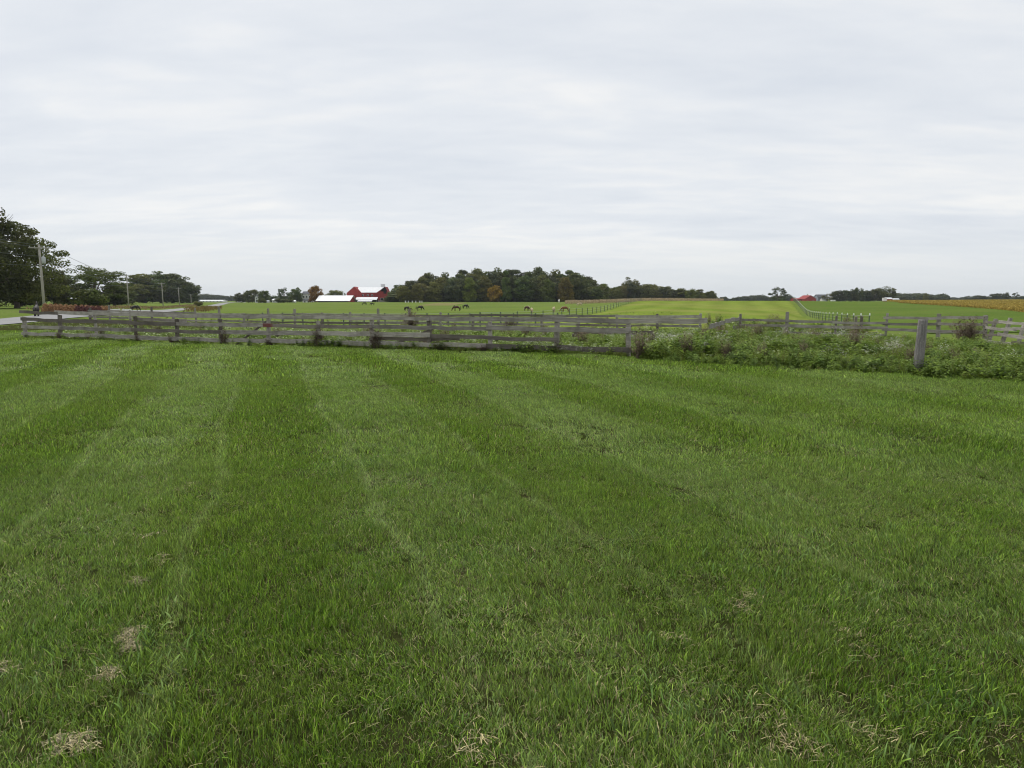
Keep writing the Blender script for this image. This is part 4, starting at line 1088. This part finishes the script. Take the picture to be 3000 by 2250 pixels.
def gable(parent, w, d, he, hr, wall, roof, x=0, y=0, axis='x', over=.4, base_h=0, z=0, ro=0.0):
    """gabled block: ridge along axis; w along x, d along y, eaves he, ridge hr"""
    x0, x1, y0, y1 = x - w / 2, x + w / 2, y - d / 2, y + d / 2
    mb = MB()
    if axis == 'x':
        V = [(x0,y0,z),(x1,y0,z),(x1,y1,z),(x0,y1,z),(x0,y0,he),(x1,y0,he),(x1,y1,he),(x0,y1,he),(x0,y,hr),(x1,y,hr)]
        mb.add(V, [(0,1,5,4),(2,3,7,6),(1,2,6,9,5),(3,0,4,8,7),(4,5,9,8),(6,7,8,9)])
    else:
        V = [(x0,y0,z),(x1,y0,z),(x1,y1,z),(x0,y1,z),(x0,y0,he),(x1,y0,he),(x1,y1,he),(x0,y1,he),(x+ro,y0,hr),(x+ro,y1,hr)]
        mb.add(V, [(0,1,5,8,4),(2,3,7,9,6),(1,2,6,5),(3,0,4,7),(4,8,9,7),(8,5,6,9)])
    wl_ = mb.build('wall', wall, parent)
    r = MB(); e = over; dz = (hr - he) / ((d if axis == 'x' else w) / 2) * e
    if axis == 'x':
        slab(r, (x0-e,y0-e,he-dz+.03),(x1+e,y0-e,he-dz+.03),(x1+e,y,hr+.03),(x0-e,y,hr+.03),.12)
        slab(r, (x1+e,y1+e,he-dz+.03),(x0-e,y1+e,he-dz+.03),(x0-e,y,hr+.03),(x1+e,y,hr+.03),.12)
    else:
        slab(r, (x0-e,y1+e,he-dz+.03),(x0-e,y0-e,he-dz+.03),(x+ro,y0-e,hr+.03),(x+ro,y1+e,hr+.03),.12)
        slab(r, (x1+e,y0-e,he-dz+.03),(x1+e,y1+e,he-dz+.03),(x+ro,y1+e,hr+.03),(x+ro,y0-e,hr+.03),.12)
    r.build('roof', roof, parent)
    if base_h:
        b = MB(); b.box(x0-.06, x1+.06, y0-.06, y1+.06, z-.6, base_h); b.build('foundation', M['stone_base'], parent)
    return wl_
def panel(parent, name, mat, x0, x1, z0, z1, y, t=.08, frame=None):
    mb = MB(); mb.box(x0, x1, y - t, y + .02, z0, z1); o = mb.build(name, mat, parent)
    if frame:
        f = MB(); e = .12
        for b in ((x0-e, x1+e, z1, z1+e), (x0-e, x1+e, z0-e, z0), (x0-e, x0, z0, z1), (x1, x1+e, z0, z1)): f.box(b[0], b[1], y - t - .05, y + .01, b[2], b[3])
        f.build('frame', frame, o)
    return o
# big red barn
Yb = 470; bx0 = xat(1016, Yb); bx1 = xat(1136, Yb); bw = bx1 - bx0; m_ = ppm(Yb)
zb = at(1080, 884.5, Yb).z
barn = empty('red_barn', ((bx0 + bx1) / 2, Yb, zb)); tag(barn, 'large red barn with white metal roof and two front gables', 'barn')
hr = (884.5 - 842) * m_; he = (884.5 - 857) * m_
gable(barn, bw - 12.0, 11, he, hr - .1, M['red_paint'], M['white_metal'], 1.2, 6.5, 'x', .35, 1.0)
gw = 44 * m_; xl = -bw / 2 + gw / 2
gable(barn, gw, 9.5, he - .6, hr + .25, M['red_paint'], M['red_paint'], xl, 5.0, 'y', .12, 1.0)
gw2 = 30 * m_; xr = bw / 2 - gw2 / 2
gable(barn, gw2, 10.5, he - .1, hr + .1, M['red_paint'], M['red_paint'], xr, 4.5, 'y', .12, 1.0, ro=1.9)
xr += 1.9
mb = MB(); yh = 4.5 - 5.25 - .35
mb.add([(xr-3.2,yh+.1,hr-2.9),(xr+1.5,yh+.1,hr-2.9),(xr,yh+.1,hr+.05),(xr+.4,yh-2.6,hr+.15),(xr-1.5,yh-2.0,hr-1.1),(xr+1.3,yh-2.0,hr-1.1)], [(0,4,3,2),(1,2,3,5),(0,2,1),(4,5,3),(0,1,5,4)])
mb.build('hay_hood', M['dark_inside'], barn)
panel(barn, 'door', M['dark_inside'], xr - 1.0, xr + 1.0, hr - 4.4, hr - 2.5, yh + .35 + .0, .10, M['red_paint'])
panel(barn, 'door', M['dark_inside'], xr - 3.2, xr - 1.1, 1.05, 2.6, yh + .35, .10, M['white_paint'])
for q, wx in enumerate((-3.2, 0.3, 3.2)): panel(barn, 'window', M['window_glass'], wx - .5, wx + .5, 4.0, 5.0, 1.0, .06, M['white_paint'])
for q, wx in enumerate((xl - 2.2, xl + 2.0)): panel(barn, 'window', M['window_glass'], wx - .45, wx + .45, 1.9, 2.9, .25, .06, M['white_paint'])
# lean-to sheds in front of the barn
def lean_to(px0, px1, ytop, yeave, Y, depth, label, mat=None):
    x0, x1 = xat(px0, Y), xat(px1, Y); zb_ = gz((x0 + x1) / 2, Y); zb_ = min(zb_, at(px0, 886, Y).z); cx_ = (x0 + x1) / 2
    r = empty('open_shed', (cx_, Y, zb_)); tag(r, label, 'shed'); w = (x1 - x0) / 2
    zt, ze = at(px0, ytop, Y).z - zb_, at(px0, yeave, Y).z - zb_
    mb = MB(); slab(mb, (-w, -.4, ze), (w, -.4, ze), (w * .98, depth, zt), (-w * .98, depth, zt), .12); mb.build('roof', M['white_metal'], r)
    mb = MB(); mb.box(-w * .97, w * .97, depth - .1, depth, 0, zt - .15); mb.box(-w * .97, -w * .97 + .12, .4, depth - .1, 0, ze - .05); mb.box(w * .97 - .12, w * .97, .4, depth - .1, 0, ze - .05); mb.build('wall', M['dark_inside'] if mat is None else mat, r)
    n = max(3, int(w * 2 / 4)) 
    for k in range(n + 1):
        mb = MB(); xx = -w * .95 + w * 1.9 * k / n; mb.box(xx - .1, xx + .1, 0, .2, -.3, ze - .02); mb.build('post', M['pole_wood'], r)
lean_to(1040, 1104, 871, 878.5, 461, 5.0, 'open shed with white roof built against the front of the red barn')
lean_to(1046, 1089, 880, 883.2, 455, 3.0, 'low narrow white-roofed shelter in front of the red barn')
# long white-roofed shed
Ys = 455; sx0, sx1 = xat(924, Ys), xat(1040, Ys); zb_ = at(980, 886.5, Ys).z
sh = empty('long_shed', ((sx0 + sx1) / 2 - .8, Ys, zb_), -.21); tag(sh, 'long low shed with bright white metal roof beside the red barn', 'shed')
W = sx1 - sx0; ms = ppm(Ys); hr_, he_ = (886.5 - 866.5) * ms, (886.5 - 883.5) * ms
gable(sh, W - 3.4, 9.5, he_ + .9, hr_, M['red_paint'], M['white_metal'], -.6, 4.8, 'x', 1.0, .3)
panel(sh, 'opening', M['dark_inside'], -W / 2 + 1.6, W / 2 - 3.2, .32, he_ + .55, .05, .05)
# small red shed right of the barn
Yr = 475; r = empty('small_red_shed', (xat(1147, Yr), Yr, at(1147, 883, Yr).z), .25); tag(r, 'small red gabled shed between the barn and the wood', 'shed')
gable(r, 5.4, 7, 2.6, 4.6, M['red_paint'], M['white_metal'], 0, 3.5, 'y', .3, .5); panel(r, 'door', M['dark_inside'], -.8, .8, .52, 2.3, -.02, .06)
# tall vented panel on a mast over the barn roof
def mast(px, ytop, ybot, wpx, Y, label, nslat=5):
    x = xat(px, Y); zb_ = gz(x, Y); z0, z1 = at(px, ybot, Y).z - zb_, at(px, ytop, Y).z - zb_; w = wpx * ppm(Y) / 2
    r = empty('slatted_panel', (x, Y, zb_)); tag(r, label, 'panel')
    for s in (-.5, .5):
        mb = MB(); mb.tube([(s * w, 0, -.3), (s * w, 0, z0)], .10, 5); mb.build('mast', M['grey_metal'], r)
    for k in range(nslat):
        mb = MB(); xx = -w + 2 * w * (k + .5) / nslat; mb.box(xx - w / nslat * .72, xx + w / nslat * .72, -.06, .06, z0, z1); mb.build('slat', M['grey_metal'], r)
    mb = MB(); mb.box(-w, w, .065, .13, z0 - .05, z0 + .12); mb.box(-w, w, .065, .13, z1 - .12, z1 + .05); mb.build('rail', M['grey_metal'], r)
mast(1123, 833, 840, 13, 478, 'grey slatted panel on masts above the red barn roof'); mast(1506, 789.5, 792.5, 14, 478, 'small grey slatted panel on masts rising over the wood')
# houses of the farmstead
def house(px0, px1, ytop, yeave, ybase, Y, label, roof='shingle', wall='white_wall', depth=7, axis='x', rz=0.0, wins=2, floors=1, name='white_house', cat='house'):
    x0, x1 = xat(px0, Y), xat(px1, Y); w = x1 - x0; zb_ = at(px0, ybase, Y).z; zb_ = min(zb_, gz((x0 + x1) / 2, Y)); mY = ppm(Y)
    r = empty(name, ((x0 + x1) / 2, Y, zb_), rz); tag(r, label, cat); he, hr = at(px0, yeave, Y).z - zb_, at(px0, ytop, Y).z - zb_
    gable(r, w, depth, he, hr, M[wall], M[roof], 0, depth / 2, axis, .3, .3)
    for f_ in range(floors):
        for k in range(wins):
            xx = -w / 2 + w * (k + .5) / wins; z0 = .9 + f_ * (he - .3) / floors; panel(r, 'window', M['window_glass'], xx - .42, xx + .42, z0, min(z0 + 1.25, he - .3), 0, .05, M['white_paint'])
    return r
r = house(747, 757, 866, 871, 888, 480, 'narrow white gable house half hidden by a round tree', axis='y', floors=2, wins=1, depth=8)
r = house(797, 808, 876, 879.5, 888, 490, 'small white outbuilding between dark bushes', roof='white_metal', wins=1)
r = house(886, 912, 854, 861, 890, 478, 'two-storey white farmhouse with dark roof beside the orange tree', floors=2, wins=3, depth=8)
mb = MB(); mb.box(-.4, .4, 3.6, 4.4, 6.5, 9.0); mb.build('chimney', M['stone_base'], r)
r = house(888, 908, 876, 880, 890, 468, 'white porch annex in front of the two-storey farmhouse', roof='shingle', wins=2, depth=4)
r = house(776, 786, 880, 883, 889, 470, 'tiny white hut beside the brownish bush', roof='white_metal', wins=1, depth=3)
r = house(857, 864, 880, 883, 889, 460, 'tiny white hut in front of the green round tree', roof='white_metal', wins=1, depth=3)
r = house(570, 652, 879, 881.5, 887, 820, 'very long low white poultry house beyond the road', roof='white_metal', wins=8, depth=14, name='poultry_house', cat='barn')
r = house(694, 712, 883, 884.5, 888, 620, 'low white-roofed building far beside the dark farm trees', roof='white_metal', wins=2, depth=6, name='low_building', cat='building')
# right-hand farm
Yq = 640
r = house(2327, 2364, 874, 876.5, 888, Yq, 'low red barn wing on the crest beyond the bright field', roof='red_paint', wall='red_paint', wins=3, depth=9, name='red_barn_wing', cat='barn')
r = house(2358, 2391, 865.5, 876, 888, Yq - 8, 'red gabled barn on the crest beyond the wire fence', roof='red_paint', wall='red_paint', axis='y', wins=2, depth=16, name='red_barn', cat='barn')
r = house(2372, 2398, 861, 868, 888, Yq + 22, 'white-roofed building rising behind the red gabled barn', roof='white_metal', wins=2, depth=9, name='white_roofed_building', cat='building')
r = house(2396, 2424, 863, 870, 888, Yq + 14, 'blue-grey farm building next to the white-roofed one', wall='blue_wall', wins=2, depth=9, name='grey_building', cat='building')
r = house(2409, 2419, 873, 877, 888, Yq - 2, 'small white garage in front of the blue-grey building', wins=1, depth=5, name='garage', cat='garage')
r = house(2597, 2615, 872, 876, 888, 620, 'red shed with pale roof between the white trailer and the tank', roof='white_metal', wall='red_paint', wins=1, depth=6, name='red_shed', cat='shed')
def tank(px0, px1, ytop, Y, label):
    x0, x1 = xat(px0, Y), xat(px1, Y); x = (x0 + x1) / 2; zb_ = gz(x, Y); h = at(px0, ytop, Y).z - zb_; w = (x1 - x0) / 2; r0 = min(h * .42, 2.2)
    r = empty('storage_tank', (x, Y, zb_)); tag(r, label, 'tank')
    mb = MB(); zc = h - r0; mb.tube([(-w, 0, zc), (-w * .92, 0, zc), (-w * .75, 0, zc), (w * .75, 0, zc), (w * .92, 0, zc), (w, 0, zc)], [r0 * .3, r0 * .8, r0, r0, r0 * .8, r0 * .3], 14); mb.build('body', M['white_metal'], r, True)
    for s in (-.6, .6):
        mb = MB(); mb.box(s * w - .2, s * w + .2, -r0 * .7, r0 * .7, -.2, zc - r0 * .6); mb.build('leg', M['grey_metal'], r)
tank(2616, 2634, 873.5, 615, 'pale grey rounded tank below the broad dark tree')
def trailer(px0, px1, ytop, Y, label):
    x0, x1 = xat(px0, Y), xat(px1, Y); x = (x0 + x1) / 2; zb_ = gz(x, Y); h = at(px0, ytop, Y).z - zb_; w = (x1 - x0) / 2
    r = empty('trailer', (x, Y, zb_)); tag(r, label, 'trailer')
    mb = MB(); mb.box(-w, w, -1.1, 1.1, .7, h); mb.build('body', M['white_paint'], r)
    for s in (-.55, .55):
        mb = MB(); mb.tube([(s * w, -1.15, .38), (s * w, -.9, .38)], .38, 12); mb.build('wheel', M['black_plastic'], r)
trailer(2586, 2596, 872.5, 612, 'white box trailer below the broad dark tree'); trailer(2435, 2446, 878.5, 600, 'white wagon beside the dark trees near the small garage')

# beehive-like white posts along the crest
for k, px in enumerate((1188, 1196, 1208, 1218, 1230, 1236)):
    Y = 405; x = xat(px, Y); mb = MB(); mb.box(-.24, .24, -.24, .24, -.1, .95); mb.box(-.3, .3, -.3, .3, .952, 1.06)
    o = mb.build('hive_box', M['white_paint'], loc=(x, Y, gz(x, Y)), rot=(0, 0, R.random())); tag(o, 'small white box standing on the pasture crest before the wood', 'box', 'white boxes on the crest')

# ------------------------------------------------------------------ wire fences
simple('white_insulator', (.80, .82, .78), .4, .05); simple('steel_post', (.10, .13, .10), .7, .15)
def wire_fence(label, pts, h, cap, wires, pr=.03, group=None):
    root = empty('wire_fence', (pts[0][0], pts[0][1], gz(*pts[0]))); tag(root, label, 'fence', group)
    mb = MB(); mb.box(-pr, pr, -pr, pr, -.2, h); mb.box(-pr * 1.9, pr * 1.9, pr * 1.05, pr * 1.5, -.2, h - .02); pm = mb.mesh('post', M['steel_post'])
    if cap:
        mb = MB(); mb.tube([(0, 0, h - .05), (0, 0, h + .12), (0, 0, h + .17)], [.06, .06, .03], 6); cm = mb.mesh('insulator', M['white_insulator'])
    for x, y in pts:
        o = link('post', pm, root); o.location = Vector((x, y, gz(x, y))) - root.location
        if cap: link('insulator', cm, o)
    for zz in wires:
        mb = MB(); mb.tube([Vector((x, y, gz(x, y) + zz)) - root.location for x, y in pts], .012, 4); mb.build('wire', M['grey_metal'], root)
wire_fence('wire fence with white post caps sweeping up the hill beside the bright field', [(10 + .37 * y, y) for y in np.concatenate([np.arange(66, 130, 6.0), np.arange(130, 262, 5.5)])], 1.3, True, (.5, .9, 1.25))
wire_fence('thin wire fence between the horse pasture and the bright field', [(-17.2 + .25 * y, y) for y in np.arange(58, 285, 6.5)], 1.25, False, (.5, .9, 1.2))
wire_fence('thin wire fence running behind the rear corral fence', [(xat(px, 62), 62 - (px - 900) * .004) for px in range(760, 1640, 62)], 1.15, False, (.4, .75, 1.1))
# wooden gate posts in the pasture
for px, lab in ((2511, 'dark wooden gate post standing alone behind the rails'), (2528, 'greyer wooden gate post paired beside the dark one')):
    Y = 52; x = xat(px, Y); o = link('gate_post', post_mesh(.22, at(px, 927, Y).z - gz(x, Y), px, M['dark_wood'], True), None, (x, Y, gz(x, Y))); tag(o, lab, 'post')

# ------------------------------------------------------------------ horses
def coat(name, a, b):
    t = NT(name); t.base(t.mix(t.range(t.noise(t.objco(), 2.2, 3), .35, .65), a, b), .6); M[name] = t.mat
coat('coat_black', (.016, .014, .013), (.028, .023, .02)); coat('coat_brown', (.060, .024, .014), (.085, .036, .02)); coat('coat_sorrel', (.16, .060, .028), (.20, .08, .04))
coat('coat_blond', (.42, .33, .19), (.52, .42, .26)); coat('hair_flaxen', (.50, .43, .28), (.58, .50, .35)); coat('coat_white', (.60, .57, .50), (.68, .65, .58))
def horse_mesh(pose):
    """draught horse facing +X, hooves at z=0, one skinned body"""
    J = [(-.62, 0, 1.18, .30, .34), (-.25, 0, 1.14, .33, .36), (.20, 0, 1.12, .33, .37), (.58, 0, 1.18, .28, .36)]     # spine
    E = [(0, 1), (1, 2), (2, 3)]
    def chain(start, pts):
        p = start
        for q in pts: J.append(q); E.append((p, len(J) - 1)); p = len(J) - 1
    if pose == 'graze': chain(3, [(.92, 0, 1.06, .19, .24), (1.22, 0, .72, .14, .18), (1.40, .02, .42, .12, .14), (1.50, .02, .20, .09, .10), (1.55, .02, .06, .06, .07)])
    else: chain(3, [(.88, 0, 1.46, .18, .24), (1.08, 0, 1.74, .13, .17), (1.22, 0, 1.84, .11, .13), (1.42, 0, 1.70, .10, .10), (1.60, 0, 1.55, .07, .07)])
    for s in (-1, 1):
        o = .04 * s
        chain(3, [(.56 + o, .17 * s, .86, .14, .15), (.60 + o, .17 * s, .50, .085, .085), (.58 + o * 2, .17 * s, .14, .07, .07), (.62 + o * 2, .17 * s, .03, .09, .09)])
        chain(0, [(-.60 - o, .18 * s, .88, .19, .22), (-.52 - o, .18 * s, .70, .14, .15), (-.74 - o * 2, .18 * s, .50, .085, .085), (-.70 - o * 2, .18 * s, .14, .07, .07), (-.66 - o * 2, .18 * s, .03, .09, .09)])
    me = bpy.data.meshes.new('horse'); me.from_pydata([j[:3] for j in J], E, []); o = bpy.data.objects.new('tmp', me); C.objects.link(o)
    md = o.modifiers.new('skin', 'SKIN'); sk = me.skin_vertices[0].data
    for i, j in enumerate(J): sk[i].radius = (j[3], j[4])
    sk[0].use_root = True; md.use_smooth_shade = True
    sb = o.modifiers.new('sub', 'SUBSURF'); sb.levels = 1; sb.render_levels = 1
    dg = bpy.context.evaluated_depsgraph_get(); res = bpy.data.meshes.new_from_object(o.evaluated_get(dg)); res.name = 'horse_body'
    bpy.data.objects.remove(o); bpy.data.meshes.remove(me)
    # ears
    bm = bmesh.new(); bm.from_mesh(res); hx, hz = ((1.34, .62) if pose == 'graze' else (1.12, 1.95))
    for s in (-1, 1):
        b_ = [bm.verts.new((hx + dx, .07 * s + dy, hz)) for dx, dy in ((-.04, -.03), (.04, -.03), (.0, .05))]; tp = bm.verts.new((hx + (.06 if pose == 'graze' else .0), .10 * s, hz + (.10 if pose == 'graze' else .16)))
        for k in range(3): bm.faces.new((b_[k], b_[(k + 1) % 3], tp))
    bm.to_mesh(res); bm.free()
    return res
HM = {p_: horse_mesh(p_) for p_ in ('graze', 'stand')}
def tail_mesh():
    mb = MB(); mb.tube([(-.86, 0, 1.28), (-1.0, 0, 1.10), (-1.03, 0, .75), (-1.0, 0, .42), (-.98, 0, .30)], [.05, .08, .10, .08, .02], 6); return mb.mesh('tail', M['coat_black'], True)
def mane_mesh(pose):
    mb = MB()
    pts = [(.62, 0, 1.50), (.95, 0, 1.28), (1.24, 0, .90), (1.44, .02, .56)] if pose == 'graze' else [(.60, 0, 1.52), (.82, 0, 1.70), (1.0, 0, 1.92), (1.16, 0, 2.0)]
    for a, b in zip(pts[:-1], pts[1:]):
        mb.tube([a, b], [.075, .075], 5)
    return mb.mesh('mane', M['coat_black'], True)
TM, MM = tail_mesh(), {p_: mane_mesh(p_) for p_ in ('graze', 'stand')}
def setmat(o, m): o.material_slots[0].link = 'OBJECT'; o.material_slots[0].material = m
for p_ in HM:
    HM[p_].materials.clear(); HM[p_].materials.append(M['coat_black'])
def horse(px, yfeet, Y, hpx, face, body, hair, label, pose='graze', group='horses grazing in the pasture', name='horse'):
    x = xat(px, Y); zb_ = gz(x, Y); s = hpx * 1.1 * ppm(Y) / 1.52
    root = empty(name, (x, Y, zb_), math.radians(face)); root.scale = (s, s, s); tag(root, label, 'horse', group)
    b_ = link('body', HM[pose], root); setmat(b_, M[body]); t_ = link('tail', TM, root); setmat(t_, M[hair]); mm = link('mane', MM[pose], root); setmat(mm, M[hair])
def feetY(px, yf, y0=120, y1=420):
    """distance at which the terrain appears at row yf"""
    best = min(np.arange(y0, y1, 2.0), key=lambda Y: abs(at(px, yf, Y).z - gz(xat(px, Y), Y))); return float(best)
HS = [(1066, 893.5, 7.5, 10, 'coat_black', 'coat_black', 'black animal grazing just below the barn, nearer the long shed'), (1091, 894, 7, 190, 'coat_black', 'coat_black', 'black animal grazing in front of the barn, nearer the hay hood'),
      (1191, 911, 12.5, -35, 'coat_black', 'coat_brown', 'dark brown horse grazing behind the bare shrub'), (1229, 909.5, 13, -15, 'coat_black', 'coat_black', 'black horse grazing side-on beside the bare shrub'),
      (1339, 911, 14.5, 186, 'coat_brown', 'coat_black', 'dark brown horse side-on with its head down, next to a black one'), (1363, 904.5, 12, -30, 'coat_black', 'coat_black', 'black horse grazing just behind the brown side-on one'),
      (1543, 911, 13.5, -40, 'coat_brown', 'hair_flaxen', 'chestnut horse grazing beside the cream one'), (1558, 917, 14.5, 95, 'coat_blond', 'hair_flaxen', 'cream horse seen from behind next to the chestnut one'),
      (1623, 914.5, 15, 78, 'coat_blond', 'hair_flaxen', 'cream horse seen end-on between chestnut horses'), (1657, 913.5, 15.5, 172, 'coat_sorrel', 'hair_flaxen', 'reddish sorrel horse with flaxen mane grazing side-on'),
      (1638, 886.5, 9, 80, 'coat_white', 'coat_white', 'small white horse on the crest before the dark wood'), (1697, 897, 9.5, 20, 'coat_blond', 'coat_white', 'pale horse alone beside the wire fence of the bright field')]
for px, yf, hp, fc, b_, h_, lab in HS:
    Y = feetY(px, yf); horse(px, yf, Y, hp, fc, b_, h_, lab)
horse(104, 925, 74, 30, 120, 'coat_black', 'coat_black', 'black horse standing behind the corner of the board fence', 'stand', 'horses by the road')
horse(393, 900, 130, 16, 60, 'coat_black', 'coat_black', 'small black horse beyond the road beside the second pole', 'graze', 'horses by the road')

# ------------------------------------------------------------------ air
def air():
    mb = MB(); mb.box(-2600, 2600, -60, 2600, -32, 32)
    t = bpy.data.materials.new('haze'); t.use_nodes = True; n = t.node_tree.nodes; l = t.node_tree.links; n.clear()
    out = n.new('ShaderNodeOutputMaterial'); v = n.new('ShaderNodeVolumePrincipled')
    v.inputs['Color'].default_value = (.80, .86, .95, 1); v.inputs['Density'].default_value = HAZE; v.inputs['Anisotropy'].default_value = 0.2
    l.new(v.outputs[0], out.inputs['Volume'])
    o = mb.build('haze', t); tag(o, 'thin pale haze in the air over the fields', 'haze', kind='stuff')
HAZE = 0.00008
air()
